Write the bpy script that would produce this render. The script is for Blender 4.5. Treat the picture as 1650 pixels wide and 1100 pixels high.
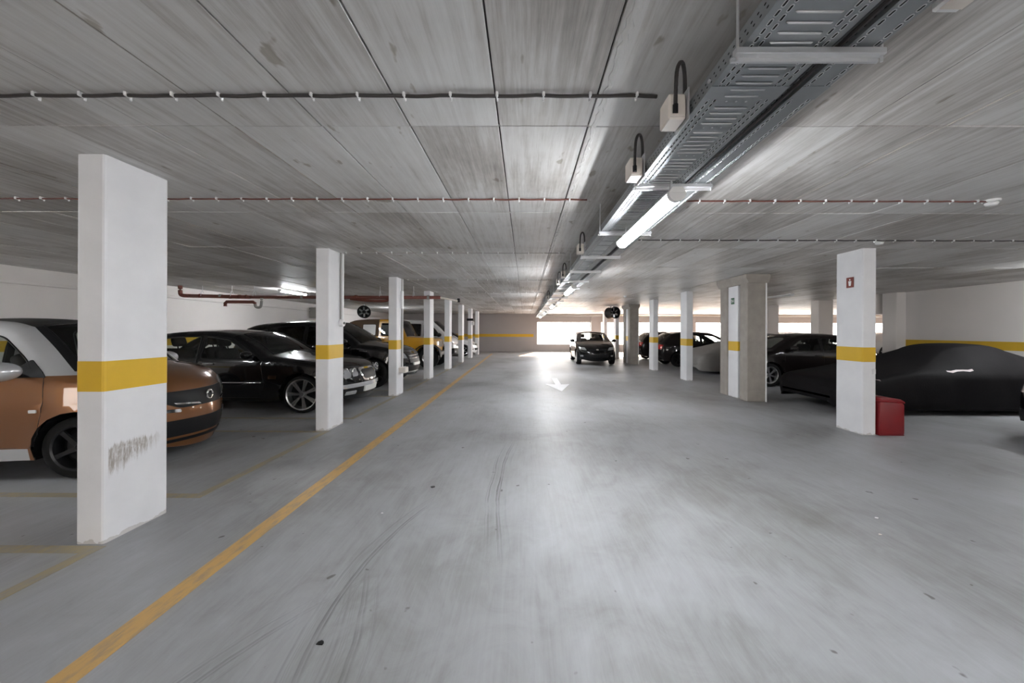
import bpy, bmesh, math, random
import numpy as np
from mathutils import Vector, Matrix, noise
from mathutils.bvhtree import BVHTree
from mathutils.geometry import delaunay_2d_cdt

for o in list(bpy.data.objects):
    bpy.data.objects.remove(o, do_unlink=True)
scene = bpy.context.scene
COL = scene.collection
random.seed(7)
PI = math.pi

# ------------------------------------------------------------------ camera, world, sun, exposure
EYE = 1.45
cam_d = bpy.data.cameras.new('camera')
cam_d.sensor_width = 36.0
cam_d.lens = 600.0 / 1650.0 * 36.0
cam_d.shift_x = (825.0 - 843.3) / 1650.0
cam_d.shift_y = (533.0 - 550.0) / 1650.0
cam_d.clip_start = 0.02
cam_d.clip_end = 400
cam = bpy.data.objects.new('camera', cam_d)
COL.objects.link(cam)
cam.matrix_world = (Matrix.Translation((0, 0, EYE)) @ Matrix.Rotation(0.0045, 4, 'Z')
                    @ Matrix.Rotation(PI / 2, 4, 'X') @ Matrix.Rotation(0.0035, 4, 'Z'))
scene.camera = cam

world = bpy.data.worlds.new('sky')
scene.world = world
world.use_nodes = True
bg = world.node_tree.nodes['Background']
bg.inputs['Color'].default_value = (1.0, 0.92, 0.84, 1)
bg.inputs['Strength'].default_value = 11.0

sun_d = bpy.data.lights.new('sun', 'SUN')
sun_d.energy = 42.0
sun_d.angle = math.radians(2.0)
sun_d.color = (1.0, 0.60, 0.36)
sun = bpy.data.objects.new('sun', sun_d)
COL.objects.link(sun)
sun.rotation_euler = Vector((-0.25, -1.0, -0.42)).to_track_quat('-Z', 'Y').to_euler()

vs = scene.view_settings
vs.view_transform = 'Standard'
vs.look = 'None'
vs.exposure = 0.44
vs.gamma = 1.0
vs.use_curve_mapping = False
LAMP = 120.0

# ------------------------------------------------------------------ materials
MATS = {}
def new_mat(name):
    m = bpy.data.materials.new(name)
    m.use_nodes = True
    MATS[name] = m
    nt = m.node_tree
    return m, nt, nt.nodes, nt.links, nt.nodes['Principled BSDF']

def simple(name, col, rough=0.5, metal=0.0, coat=0.0, spec=0.5, var=0.0, scale=8.0, bump=0.0, bscale=60.0, rvar=0.0):
    m, nt, N, L, p = new_mat(name)
    p.inputs['Base Color'].default_value = (*col, 1)
    p.inputs['Roughness'].default_value = rough
    p.inputs['Metallic'].default_value = metal
    p.inputs['Coat Weight'].default_value = coat
    p.inputs['Coat Roughness'].default_value = 0.04
    p.inputs['Specular IOR Level'].default_value = spec
    tc = N.new('ShaderNodeTexCoord')
    nz = N.new('ShaderNodeTexNoise')
    nz.inputs['Scale'].default_value = scale
    nz.inputs['Detail'].default_value = 5
    L.new(tc.outputs['Object'], nz.inputs['Vector'])
    if var > 0:
        mx = N.new('ShaderNodeMix'); mx.data_type = 'RGBA'
        mx.inputs['A'].default_value = (*[c * (1 - var) for c in col], 1)
        mx.inputs['B'].default_value = (*[min(1, c * (1 + var)) for c in col], 1)
        L.new(nz.outputs['Fac'], mx.inputs['Factor'])
        L.new(mx.outputs['Result'], p.inputs['Base Color'])
    if rvar > 0:
        mr = N.new('ShaderNodeMapRange')
        mr.inputs['From Min'].default_value = 0.3; mr.inputs['From Max'].default_value = 0.7
        mr.inputs['To Min'].default_value = max(0, rough - rvar); mr.inputs['To Max'].default_value = min(1, rough + rvar)
        L.new(nz.outputs['Fac'], mr.inputs['Value']); L.new(mr.outputs['Result'], p.inputs['Roughness'])
    if bump > 0:
        n2 = N.new('ShaderNodeTexNoise'); n2.inputs['Scale'].default_value = bscale; n2.inputs['Detail'].default_value = 6
        L.new(tc.outputs['Object'], n2.inputs['Vector'])
        b = N.new('ShaderNodeBump'); b.inputs['Strength'].default_value = bump; b.inputs['Distance'].default_value = 0.01
        L.new(n2.outputs['Fac'], b.inputs['Height']); L.new(b.outputs['Normal'], p.inputs['Normal'])
    return m

def emit(name, col, strength):
    m, nt, N, L, p = new_mat(name)
    p.inputs['Base Color'].default_value = (*col, 1)
    p.inputs['Emission Color'].default_value = (*col, 1)
    p.inputs['Emission Strength'].default_value = strength
    return m

def glass(name, tint, refl=0.06, rough=0.02):
    m, nt, N, L, p = new_mat(name)
    N.remove(p)
    out = N['Material Output']
    tr = N.new('ShaderNodeBsdfTransparent'); tr.inputs['Color'].default_value = (*tint, 1)
    gl = N.new('ShaderNodeBsdfGlossy'); gl.inputs['Roughness'].default_value = rough
    fr = N.new('ShaderNodeFresnel')
    ge = N.new('ShaderNodeNewGeometry'); mi = N.new('ShaderNodeMapRange')      # same reflectance from either side of the thin pane
    mi.inputs['To Min'].default_value = 1.5; mi.inputs['To Max'].default_value = 1 / 1.5
    L.new(ge.outputs['Backfacing'], mi.inputs['Value']); L.new(mi.outputs['Result'], fr.inputs['IOR'])
    mx = N.new('ShaderNodeMixShader')
    L.new(fr.outputs['Fac'], mx.inputs['Fac']); L.new(tr.outputs['BSDF'], mx.inputs[1]); L.new(gl.outputs['BSDF'], mx.inputs[2])
    L.new(mx.outputs['Shader'], out.inputs['Surface'])
    return m

def ramp(N, stops):
    r = N.new('ShaderNodeValToRGB')
    e = r.color_ramp.elements
    while len(e) < len(stops): e.new(0.5)
    for k, (p, c) in enumerate(stops):
        e[k].position = p; e[k].color = (*c, 1) if len(c) == 3 else c
    return r

PX, PY = 0.515, 1.58          # formwork panel size; grid origin below
GX0, GY0 = -1.70, 2.16
def ceiling_mat():
    m, nt, N, L, p = new_mat('board_formed_concrete')
    g = N.new('ShaderNodeNewGeometry')
    def noisev(sx, sy, sz, detail=6, rough=0.6, dist=0.0):
        mp = N.new('ShaderNodeMapping'); mp.inputs['Scale'].default_value = (sx, sy, sz)
        n = N.new('ShaderNodeTexNoise'); n.inputs['Scale'].default_value = 1; n.inputs['Detail'].default_value = detail
        n.inputs['Roughness'].default_value = rough; n.inputs['Distortion'].default_value = dist
        L.new(g.outputs['Position'], mp.inputs['Vector']); L.new(mp.outputs['Vector'], n.inputs['Vector'])
        return n
    streak = noisev(26, 1.1, 1, 7, 0.65, 0.3)
    blot = noisev(1.1, 0.9, 1, 5, 0.6)
    fine = noisev(70, 6.0, 1, 5, 0.7)
    dots = noisev(9, 4, 1, 3, 0.5)
    # one tone for each panel
    mp = N.new('ShaderNodeMapping'); mp.vector_type = 'POINT'
    mp.inputs['Location'].default_value = (-GX0 / PX, -GY0 / PY, 0); mp.inputs['Scale'].default_value = (1 / PX, 1 / PY, 0)
    fl = N.new('ShaderNodeVectorMath'); fl.operation = 'FLOOR'
    wn = N.new('ShaderNodeTexWhiteNoise'); wn.noise_dimensions = '2D'
    L.new(g.outputs['Position'], mp.inputs['Vector']); L.new(mp.outputs['Vector'], fl.inputs[0]); L.new(fl.outputs['Vector'], wn.inputs['Vector'])
    def mad(a, mul, add):
        n = N.new('ShaderNodeMath'); n.operation = 'MULTIPLY_ADD'
        L.new(a, n.inputs[0]); n.inputs[1].default_value = mul
        if hasattr(add, 'node'): L.new(add, n.inputs[2])
        else: n.inputs[2].default_value = add
        return n.outputs[0]
    v = mad(streak.outputs['Fac'], 0.70, -0.22)
    v = mad(blot.outputs['Fac'], 0.75, v)
    v = mad(fine.outputs['Fac'], 0.25, v)
    v = mad(wn.outputs['Value'], 0.24, v)
    r = ramp(N, [(0.34, (0.16, 0.143, 0.128)), (0.62, (0.44, 0.418, 0.397)), (0.80, (0.62, 0.607, 0.595)), (1.0, (0.72, 0.715, 0.71))])
    L.new(v, r.inputs['Fac'])
    # sparse dark blowholes and stains
    r2 = ramp(N, [(0.685, (1, 1, 1)), (0.73, (0.62, 0.58, 0.53))])
    L.new(dots.outputs['Fac'], r2.inputs['Fac'])
    mx = N.new('ShaderNodeMix'); mx.data_type = 'RGBA'; mx.blend_type = 'MULTIPLY'; mx.inputs['Factor'].default_value = 1
    L.new(r.outputs['Color'], mx.inputs['A']); L.new(r2.outputs['Color'], mx.inputs['B'])
    L.new(mx.outputs['Result'], p.inputs['Base Color'])
    p.inputs['Roughness'].default_value = 0.5
    p.inputs['Specular IOR Level'].default_value = 0.45
    b = N.new('ShaderNodeBump'); b.inputs['Strength'].default_value = 0.35; b.inputs['Distance'].default_value = 0.006
    L.new(v, b.inputs['Height']); L.new(b.outputs['Normal'], p.inputs['Normal'])
    return m

def floor_mat():
    m, nt, N, L, p = new_mat('grey_sealed_floor')
    g = N.new('ShaderNodeNewGeometry')
    def noisev(sx, sy, detail=6, rough=0.6, dist=0.0, rot=0.0):
        mp = N.new('ShaderNodeMapping'); mp.inputs['Scale'].default_value = (sx, sy, 1); mp.inputs['Rotation'].default_value = (0, 0, rot)
        n = N.new('ShaderNodeTexNoise'); n.inputs['Scale'].default_value = 1; n.inputs['Detail'].default_value = detail
        n.inputs['Roughness'].default_value = rough; n.inputs['Distortion'].default_value = dist
        L.new(g.outputs['Position'], mp.inputs['Vector']); L.new(mp.outputs['Vector'], n.inputs['Vector'])
        return n
    big = noisev(0.55, 0.45, 5, 0.6, 0.4)
    mid = noisev(3.2, 1.8, 7, 0.65, 1.2, 0.5)
    scr = noisev(34, 1.6, 5, 0.7, 0.8, 0.15)
    spots = noisev(11, 9, 2, 0.4)
    def mad(a, mul, add):
        n = N.new('ShaderNodeMath'); n.operation = 'MULTIPLY_ADD'
        L.new(a, n.inputs[0]); n.inputs[1].default_value = mul
        if hasattr(add, 'node'): L.new(add, n.inputs[2])
        else: n.inputs[2].default_value = add
        return n.outputs[0]
    v = mad(big.outputs['Fac'], 0.75, -0.10)
    v = mad(mid.outputs['Fac'], 0.40, v)
    v = mad(scr.outputs['Fac'], 0.18, v)
    r = ramp(N, [(0.36, (0.19, 0.186, 0.181)), (0.56, (0.325, 0.329, 0.337)), (0.78, (0.43, 0.442, 0.466))])
    L.new(v, r.inputs['Fac'])
    r2 = ramp(N, [(0.735, (1, 1, 1)), (0.765, (0.45, 0.43, 0.40))])
    L.new(spots.outputs['Fac'], r2.inputs['Fac'])
    mx = N.new('ShaderNodeMix'); mx.data_type = 'RGBA'; mx.blend_type = 'MULTIPLY'; mx.inputs['Factor'].default_value = 1
    L.new(r.outputs['Color'], mx.inputs['A']); L.new(r2.outputs['Color'], mx.inputs['B'])
    # two curved tyre tracks of fine dark lines, beside the yellow line
    sx = N.new('ShaderNodeSeparateXYZ'); L.new(g.outputs['Position'], sx.inputs[0])
    def mth(op, a, b=None, c=None):
        n = N.new('ShaderNodeMath'); n.operation = op
        for k, q in enumerate((a, b, c)):
            if q is None: continue
            if hasattr(q, 'node'): L.new(q, n.inputs[k])
            else: n.inputs[k].default_value = q
        return n.outputs[0]
    fac = None
    wob = noisev(2.5, 1.2, 3, 0.5)
    patchy = noisev(2.2, 1.5, 4, 0.6, 0.5)
    pr = ramp(N, [(0.34, (0, 0, 0)), (0.56, (1, 1, 1))]); L.new(patchy.outputs['Fac'], pr.inputs['Fac'])
    for (x0, y0, k, hw) in ((-1.02, 2.1, 0.22, 0.085), (-0.72, 1.0, -0.16, 0.11), (-1.5, 0.9, 0.35, 0.10), (-.25, 3.6, .05, .10)):
        dy = mth('SUBTRACT', sx.outputs['Y'], y0)
        cx = mth('MULTIPLY_ADD', mth('MULTIPLY', dy, dy), k, x0)
        d = mth('ADD', mth('SUBTRACT', sx.outputs['X'], cx), mth('MULTIPLY_ADD', wob.outputs['Fac'], 0.08, -0.04))
        band = mth('MAXIMUM', mth('SUBTRACT', 1.0, mth('DIVIDE', mth('ABSOLUTE', d), hw)), 0.0)
        ends = mth('MAXIMUM', mth('SUBTRACT', 1.0, mth('ABSOLUTE', mth('DIVIDE', dy, 1.3))), 0.0)
        nd = N.new('ShaderNodeTexNoise'); nd.noise_dimensions = '1D'; nd.inputs['Scale'].default_value = 55; nd.inputs['Detail'].default_value = 3
        L.new(d, nd.inputs['W'])
        rr = ramp(N, [(0.48, (0, 0, 0)), (0.62, (1, 1, 1))]); L.new(nd.outputs['Fac'], rr.inputs['Fac'])
        t = mth('MULTIPLY', mth('MULTIPLY', mth('POWER', band, 0.5), rr.outputs['Color']), mth('MULTIPLY', mth('POWER', ends, 0.6), pr.outputs['Color']))
        fac = t if fac is None else mth('MAXIMUM', fac, t)
    mx2 = N.new('ShaderNodeMix'); mx2.data_type = 'RGBA'; mx2.blend_type = 'MIX'
    L.new(mth('MULTIPLY', fac, 0.95), mx2.inputs['Factor']); L.new(mx.outputs['Result'], mx2.inputs['A'])
    mx2.inputs['B'].default_value = (0.10, 0.10, 0.10, 1)
    L.new(mx2.outputs['Result'], p.inputs['Base Color'])
    mr = N.new('ShaderNodeMapRange'); mr.inputs['From Min'].default_value = 0.3; mr.inputs['From Max'].default_value = 0.75
    mr.inputs['To Min'].default_value = 0.38; mr.inputs['To Max'].default_value = 0.58
    L.new(mid.outputs['Fac'], mr.inputs['Value']); L.new(mr.outputs['Result'], p.inputs['Roughness'])
    p.inputs['Specular IOR Level'].default_value = 0.32
    b = N.new('ShaderNodeBump'); b.inputs['Strength'].default_value = 0.12; b.inputs['Distance'].default_value = 0.006
    L.new(v, b.inputs['Height']); L.new(b.outputs['Normal'], p.inputs['Normal'])
    return m

def worn_paint(name, col, under=(0.25, 0.25, 0.25), wear=0.5, rough=0.5):
    m, nt, N, L, p = new_mat(name)
    g = N.new('ShaderNodeNewGeometry')
    n = N.new('ShaderNodeTexNoise'); n.inputs['Scale'].default_value = 9; n.inputs['Detail'].default_value = 9; n.inputs['Roughness'].default_value = 0.72
    mp = N.new('ShaderNodeMapping'); mp.inputs['Scale'].default_value = (2.2, 0.55, 1)
    L.new(g.outputs['Position'], mp.inputs['Vector']); L.new(mp.outputs['Vector'], n.inputs['Vector'])
    r = ramp(N, [(wear - 0.10, under), (wear + 0.06, col)])
    L.new(n.outputs['Fac'], r.inputs['Fac']); L.new(r.outputs['Color'], p.inputs['Base Color'])
    p.inputs['Roughness'].default_value = rough
    return m

def column_mat(name, scuff=False):
    m, nt, N, L, p = new_mat(name)
    tc = N.new('ShaderNodeTexCoord')
    n = N.new('ShaderNodeTexNoise'); n.inputs['Scale'].default_value = 3; n.inputs['Detail'].default_value = 6
    L.new(tc.outputs['Object'], n.inputs['Vector'])
    r = ramp(N, [(0.25, (0.72, 0.72, 0.745)), (0.75, (0.82, 0.82, 0.84))])
    L.new(n.outputs['Fac'], r.inputs['Fac'])
    col = r.outputs['Color']
    def mth(op, a, b=None, c=None):
        q = N.new('ShaderNodeMath'); q.operation = op
        for k, w in enumerate((a, b, c)):
            if w is None: continue
            if hasattr(w, 'node'): L.new(w, q.inputs[k])
            else: q.inputs[k].default_value = w
        return q.outputs[0]
    s = N.new('ShaderNodeSeparateXYZ'); L.new(tc.outputs['Object'], s.inputs[0])
    # splash dirt at the foot, of uneven height
    n2 = N.new('ShaderNodeTexNoise'); n2.inputs['Scale'].default_value = 14; n2.inputs['Detail'].default_value = 6
    L.new(tc.outputs['Object'], n2.inputs['Vector'])
    dirt = mth('LESS_THAN', s.outputs['Z'], mth('MULTIPLY_ADD', n2.outputs['Fac'], 0.09, -0.028))
    mx = N.new('ShaderNodeMix'); mx.data_type = 'RGBA'
    L.new(mth('MULTIPLY', dirt, 0.55), mx.inputs['Factor']); L.new(col, mx.inputs['A']); mx.inputs['B'].default_value = (0.42, 0.39, 0.36, 1)
    col = mx.outputs['Result']
    if scuff:
        def nz3(sy, sz, det):
            mp = N.new('ShaderNodeMapping'); mp.inputs['Scale'].default_value = (0.3, sy, sz)
            q = N.new('ShaderNodeTexNoise'); q.inputs['Scale'].default_value = 1.0; q.inputs['Detail'].default_value = det; q.inputs['Roughness'].default_value = 0.7
            L.new(tc.outputs['Object'], mp.inputs['Vector']); L.new(mp.outputs['Vector'], q.inputs['Vector'])
            return q.outputs['Fac']
        def sstep(v, lo, hi):
            q = N.new('ShaderNodeMapRange'); q.interpolation_type = 'SMOOTHSTEP'
            q.inputs['From Min'].default_value = lo; q.inputs['From Max'].default_value = hi
            L.new(v, q.inputs['Value']); return q.outputs['Result']
        n3 = nz3(34, 5, 6); n4 = nz3(70, 9, 5); n5 = nz3(9, 12, 4)
        yy = mth('ADD', s.outputs['Y'], 0.20)
        top = mth('MULTIPLY_ADD', n3, 0.16, 0.585)
        low = mth('MULTIPLY_ADD', yy, 0.36, mth('MULTIPLY_ADD', n3, -0.22, 0.53))
        f_ = mth('MULTIPLY', sstep(mth('SUBTRACT', top, s.outputs['Z']), 0.0, 0.03), sstep(mth('SUBTRACT', s.outputs['Z'], low), 0.0, 0.09))
        f_ = mth('MULTIPLY', f_, mth('MULTIPLY', sstep(yy, 0.0, 0.006), mth('SUBTRACT', 1.0, sstep(yy, 0.22, 0.41))))
        f_ = mth('MULTIPLY', f_, mth('GREATER_THAN', s.outputs['X'], 0.08))
        fade = mth('MULTIPLY', f_, mth('MULTIPLY', sstep(n4, 0.30, 0.60), sstep(n5, 0.2, 0.5)))
        m2 = N.new('ShaderNodeMix'); m2.data_type = 'RGBA'
        L.new(mth('MULTIPLY', fade, 0.85), m2.inputs['Factor']); L.new(col, m2.inputs['A']); m2.inputs['B'].default_value = (0.27, 0.23, 0.19, 1)
        col = m2.outputs['Result']
    L.new(col, p.inputs['Base Color'])
    p.inputs['Roughness'].default_value = 0.55
    b = N.new('ShaderNodeBump'); b.inputs['Strength'].default_value = 0.08; b.inputs['Distance'].default_value = 0.01
    L.new(n2.outputs['Fac'], b.inputs['Height']); L.new(b.outputs['Normal'], p.inputs['Normal'])
    return m

M_CEIL = ceiling_mat()
M_FLOOR = floor_mat()
M_COL = column_mat('white_column_paint')
M_COLS = column_mat('white_column_paint_scuffed', True)
M_YEL = simple('yellow_band_paint', (0.68, 0.42, 0.02), 0.5, var=0.08)
M_WALL = simple('white_wall_paint', (0.78, 0.745, 0.725), 0.7, var=0.04, scale=1.5, bump=0.05)
M_GWALL = simple('grey_wall_paint', (0.42, 0.40, 0.40), 0.7, var=0.06, scale=1.5, bump=0.05)
M_JOINT = simple('dark_joint_grout', (0.09, 0.085, 0.08), 0.9)
M_CONC = simple('raw_concrete', (0.33, 0.30, 0.27), 0.75, var=0.25, scale=6, bump=0.3, bscale=30)
M_LINE = worn_paint('yellow_line_paint', (0.60, 0.37, 0.13), (0.40, 0.29, 0.16), 0.46)
M_LINE2 = worn_paint('faded_yellow_line_paint', (0.36, 0.30, 0.18), (0.29, 0.27, 0.23), 0.50)
M_ARROW = worn_paint('white_arrow_paint', (0.85, 0.86, 0.88), (0.5, 0.5, 0.5), 0.34)
M_STEEL = simple('galvanised_steel', (0.36, 0.38, 0.395), 0.42, 0.85, var=0.12, scale=20, rvar=0.06)
M_STEEL2 = simple('bright_steel', (0.72, 0.73, 0.75), 0.32, 0.8, var=0.05)
M_HOLE_SHADE = simple('hole_shade_black', (0.02, 0.02, 0.02), 0.9)
M_BOX = simple('ivory_plastic', (0.78, 0.72, 0.66), 0.5)
M_WPL = simple('white_plastic', (0.82, 0.82, 0.82), 0.45)
M_CABLE = simple('black_cable', (0.035, 0.03, 0.03), 0.5)
M_RCABLE = simple('red_brown_cable', (0.16, 0.055, 0.04), 0.5)
M_PIPE = simple('red_brown_pipe', (0.17, 0.05, 0.035), 0.42, var=0.15)
M_GPIPE = simple('grey_pipe', (0.35, 0.34, 0.32), 0.45)
M_LAMP = emit('lit_diffuser', (0.95, 0.975, 1.0), LAMP)
M_LAMPOFF = simple('unlit_diffuser', (0.6, 0.6, 0.6), 0.35)
M_RED = simple('red_plastic', (0.20, 0.008, 0.012), 0.38, var=0.08)
M_DARK = simple('black_plastic', (0.010, 0.010, 0.011), 0.45, spec=0.25)
M_INT = simple('dark_interior', (0.016, 0.015, 0.015), 0.8, spec=0.15)
M_TYRE = simple('tyre_rubber', (0.010, 0.010, 0.010), 0.7, spec=0.2, bump=0.1)
M_ALLOY = simple('alloy_rim', (0.62, 0.62, 0.63), 0.28, 0.9)
M_BRIM = simple('black_rim', (0.02, 0.02, 0.022), 0.3, 0.4)
M_CHROME = simple('chrome', (0.85, 0.85, 0.86), 0.08, 1.0)
M_LENS = simple('clear_lens', (0.55, 0.56, 0.58), 0.06, 0.6, coat=1.0)
M_REDL = simple('red_lens', (0.45, 0.012, 0.012), 0.12, coat=1.0)
M_ORL = simple('amber_lens', (0.6, 0.22, 0.03), 0.15, coat=1.0)
M_PLATE = simple('number_plate_white', (0.75, 0.75, 0.72), 0.4)
M_GLASS = glass('car_glass', (0.78, 0.81, 0.79))
M_DGLASS = glass('tinted_car_glass', (0.10, 0.10, 0.10))
M_VINYL = simple('milky_vinyl', (0.6, 0.6, 0.58), 0.3)
M_WIN = glass('window_glass', (0.93, 0.94, 0.95))
P_BLACK = simple('black_car_paint', (0.004, 0.004, 0.0045), 0.25, 0.0, spec=0.1, coat=0.8)
P_DARK = simple('dark_brown_black_car_paint', (0.008, 0.0055, 0.0055), 0.3, 0.0, spec=0.1, coat=0.8)
P_ORANGE = simple('copper_orange_car_paint', (0.235, 0.095, 0.032), 0.32, 0.5, coat=1.0)
P_SILVER = simple('silver_car_paint', (0.62, 0.63, 0.65), 0.3, 0.4, coat=1.0)
P_YELLOW = simple('mustard_car_paint', (0.58, 0.29, 0.015), 0.3, 0.0, coat=0.8)
P_WHITE = simple('white_car_paint', (0.78, 0.79, 0.80), 0.3, 0.0, coat=1.0)
M_CANVAS = simple('brown_canvas', (0.095, 0.06, 0.035), 0.85, bump=0.2, bscale=200)
M_BCOVER = simple('black_cover_cloth', (0.010, 0.009, 0.010), 0.7, spec=0.12, var=0.2, bump=0.25, bscale=40)
M_SCOVER = simple('grey_cover_cloth', (0.30, 0.285, 0.27), 0.6, var=0.1, bump=0.2, bscale=30)
M_REFL = simple('reflective_strip', (0.85, 0.72, 0.72), 0.35)
M_GREEN = simple('exit_sign_green', (0.02, 0.10, 0.045), 0.5)
M_SIGNR = simple('sign_red_brown', (0.20, 0.025, 0.012), 0.5)

# ------------------------------------------------------------------ mesh helpers
def link(o, parent=None):
    COL.objects.link(o)
    if parent is not None:
        o.parent = parent
    return o

def tag(o, label=None, cat=None, group=None, kind=None):
    if label: o['label'] = label
    if cat: o['category'] = cat
    if group: o['group'] = group
    if kind: o['kind'] = kind
    return o

def empty(name, loc=(0, 0, 0), rz=0.0):
    o = bpy.data.objects.new(name, None)
    o.empty_display_size = 0.1
    o.location = loc; o.rotation_euler = (0, 0, rz)
    return link(o)

def obj(name, bm, mat, parent=None, smooth=False, sharp=None):
    me = bpy.data.meshes.new(name)
    bm.to_mesh(me); bm.free()
    me.materials.append(mat)
    if smooth:
        me.polygons.foreach_set('use_smooth', [True] * len(me.polygons))
        if sharp: me.set_sharp_from_angle(angle=math.radians(sharp))
    return link(bpy.data.objects.new(name, me), parent)

def obj_data(name, verts, faces, mat, parent=None, smooth=False, sharp=None):
    me = bpy.data.meshes.new(name)
    me.from_pydata([tuple(v) for v in verts], [], [tuple(f) for f in faces])
    me.materials.append(mat)
    if smooth:
        me.polygons.foreach_set('use_smooth', [True] * len(me.polygons))
        if sharp: me.set_sharp_from_angle(angle=math.radians(sharp))
    me.update()
    return link(bpy.data.objects.new(name, me), parent)

def merge(dst, src):
    me = bpy.data.meshes.new('tmp'); src.to_mesh(me); src.free()
    dst.from_mesh(me); bpy.data.meshes.remove(me)

def box(bm, a, b, bev=0.0, seg=1):
    t = bmesh.new()
    bmesh.ops.create_cube(t, size=1)
    c = [(a[k] + b[k]) / 2 for k in range(3)]; s = [abs(b[k] - a[k]) for k in range(3)]
    for v in t.verts:
        v.co = Vector((c[0] + v.co.x * s[0], c[1] + v.co.y * s[1], c[2] + v.co.z * s[2]))
    if bev > 0:
        bmesh.ops.bevel(t, geom=list(t.edges), offset=min(bev, min(s) * 0.49), segments=seg, affect='EDGES', profile=0.5)
    merge(bm, t)
    return bm

def B(a, b, bev=0.0, seg=1):
    return box(bmesh.new(), a, b, bev, seg)

def frame_of(d):
    d = d.normalized()
    u = d.cross(Vector((0, 0, 1)))
    if u.length < 1e-4: u = d.cross(Vector((0, 1, 0)))
    u.normalize()
    return u, d.cross(u).normalized()

def tube(bm, pts, r, seg=8, closed=False, cap=True):
    pts = [Vector(p) for p in pts]
    n = len(pts); rings = []
    for i, p in enumerate(pts):
        if closed: d = pts[(i + 1) % n] - pts[i - 1]
        else: d = pts[min(i + 1, n - 1)] - pts[max(i - 1, 0)]
        u, v = frame_of(d)
        rr = r[i] if isinstance(r, (list, tuple)) else r
        rings.append([bm.verts.new(p + (u * math.cos(2 * PI * k / seg) + v * math.sin(2 * PI * k / seg)) * rr) for k in range(seg)])
    for i in range(n if closed else n - 1):
        A, Bq = rings[i], rings[(i + 1) % n]
        for k in range(seg):
            try: bm.faces.new((A[k], A[(k + 1) % seg], Bq[(k + 1) % seg], Bq[k]))
            except ValueError: pass
    if cap and not closed:
        bm.faces.new(rings[0][::-1]); bm.faces.new(rings[-1])
    return bm

def T(pts, r, seg=8, closed=False):
    return tube(bmesh.new(), pts, r, seg, closed)

def lathe(bm, prof, seg=24, M=None):
    """prof: (radius, axial) pairs, axis local Y"""
    rings = []
    for (r, a) in prof:
        ring = []
        for k in range(seg):
            th = 2 * PI * k / seg
            p = Vector((r * math.cos(th), a, r * math.sin(th)))
            ring.append(bm.verts.new(M @ p if M else p))
        rings.append(ring)
    for i in range(len(rings) - 1):
        for k in range(seg):
            bm.faces.new((rings[i][k], rings[i + 1][k], rings[i + 1][(k + 1) % seg], rings[i][(k + 1) % seg]))
    return bm

def prism(bm, poly, h0, h1, f):
    """poly of 2D points extruded between h0 and h1, f(u,v,h) -> co"""
    a = [bm.verts.new(f(u, v, h0)) for u, v in poly]
    b = [bm.verts.new(f(u, v, h1)) for u, v in poly]
    n = len(poly)
    bm.faces.new(a[::-1]); bm.faces.new(b)
    for i in range(n):
        bm.faces.new((a[i], a[(i + 1) % n], b[(i + 1) % n], b[i]))
    bmesh.ops.recalc_face_normals(bm, faces=bm.faces)
    return bm

def cr(pts, n=6):
    P = [np.array(p, float) for p in pts]
    if len(P) < 3: 
        return [tuple(P[0] + (P[1] - P[0]) * k / n) for k in range(n + 1)]
    out = []
    for i in range(len(P) - 1):
        p0 = P[i - 1] if i > 0 else 2 * P[0] - P[1]
        p1, p2 = P[i], P[i + 1]
        p3 = P[i + 2] if i + 2 < len(P) else 2 * P[-1] - P[-2]
        for k in range(n):
            t = k / n
            out.append(tuple(0.5 * ((2 * p1) + (-p0 + p2) * t + (2 * p0 - 5 * p1 + 4 * p2 - p3) * t * t + (-p0 + 3 * p1 - 3 * p2 + p3) * t ** 3)))
    out.append(tuple(P[-1]))
    return out

def chaikin(poly, it=2):
    for _ in range(it):
        q = []
        for i in range(len(poly)):
            a = np.array(poly[i]); b = np.array(poly[(i + 1) % len(poly)])
            q += [tuple(a * .75 + b * .25), tuple(a * .25 + b * .75)]
        poly = q
    return poly

def roundpoly(poly, r=0.04, n=4):
    out = []
    m = len(poly)
    for i in range(m):
        p = np.array(poly[i], float); a = np.array(poly[i - 1], float); b = np.array(poly[(i + 1) % m], float)
        da = a - p; db = b - p; la = np.linalg.norm(da); lb = np.linalg.norm(db)
        rr = min(r, la * .45, lb * .45)
        s = p + da / la * rr; e = p + db / lb * rr
        for k in range(n + 1):
            t = k / n
            out.append(tuple((1 - t) ** 2 * s + 2 * t * (1 - t) * p + t * t * e))
    return out

def inpoly(P, poly):
    P = np.asarray(P); x, y = P[:, 0], P[:, 1]
    c = np.zeros(len(P), bool)
    n = len(poly)
    for i in range(n):
        x1, y1 = poly[i]; x2, y2 = poly[(i + 1) % n]
        if y1 == y2: continue
        k = ((y1 > y) != (y2 > y)) & (x < (x2 - x1) * (y - y1) / (y2 - y1) + x1)
        c ^= k
    return c

def segdist(P, line):
    P = np.asarray(P, float); L = np.asarray(line, float)
    A = L[:-1]; Bv = L[1:] - A
    ll = (Bv ** 2).sum(1) + 1e-12
    d = P[:, None, :] - A[None]
    t = np.clip((d * Bv[None]).sum(2) / ll[None], 0, 1)
    q = d - t[..., None] * Bv[None]
    return np.sqrt((q ** 2).sum(2)).min(1)

def densify(poly, step, closed=True):
    out = []
    n = len(poly)
    for i in range(n if closed else n - 1):
        a = np.array(poly[i], float); b = np.array(poly[(i + 1) % n], float)
        k = max(1, int(np.linalg.norm(b - a) / step))
        for j in range(k): out.append(tuple(a + (b - a) * j / k))
    if not closed: out.append(tuple(poly[-1]))
    return out

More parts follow.
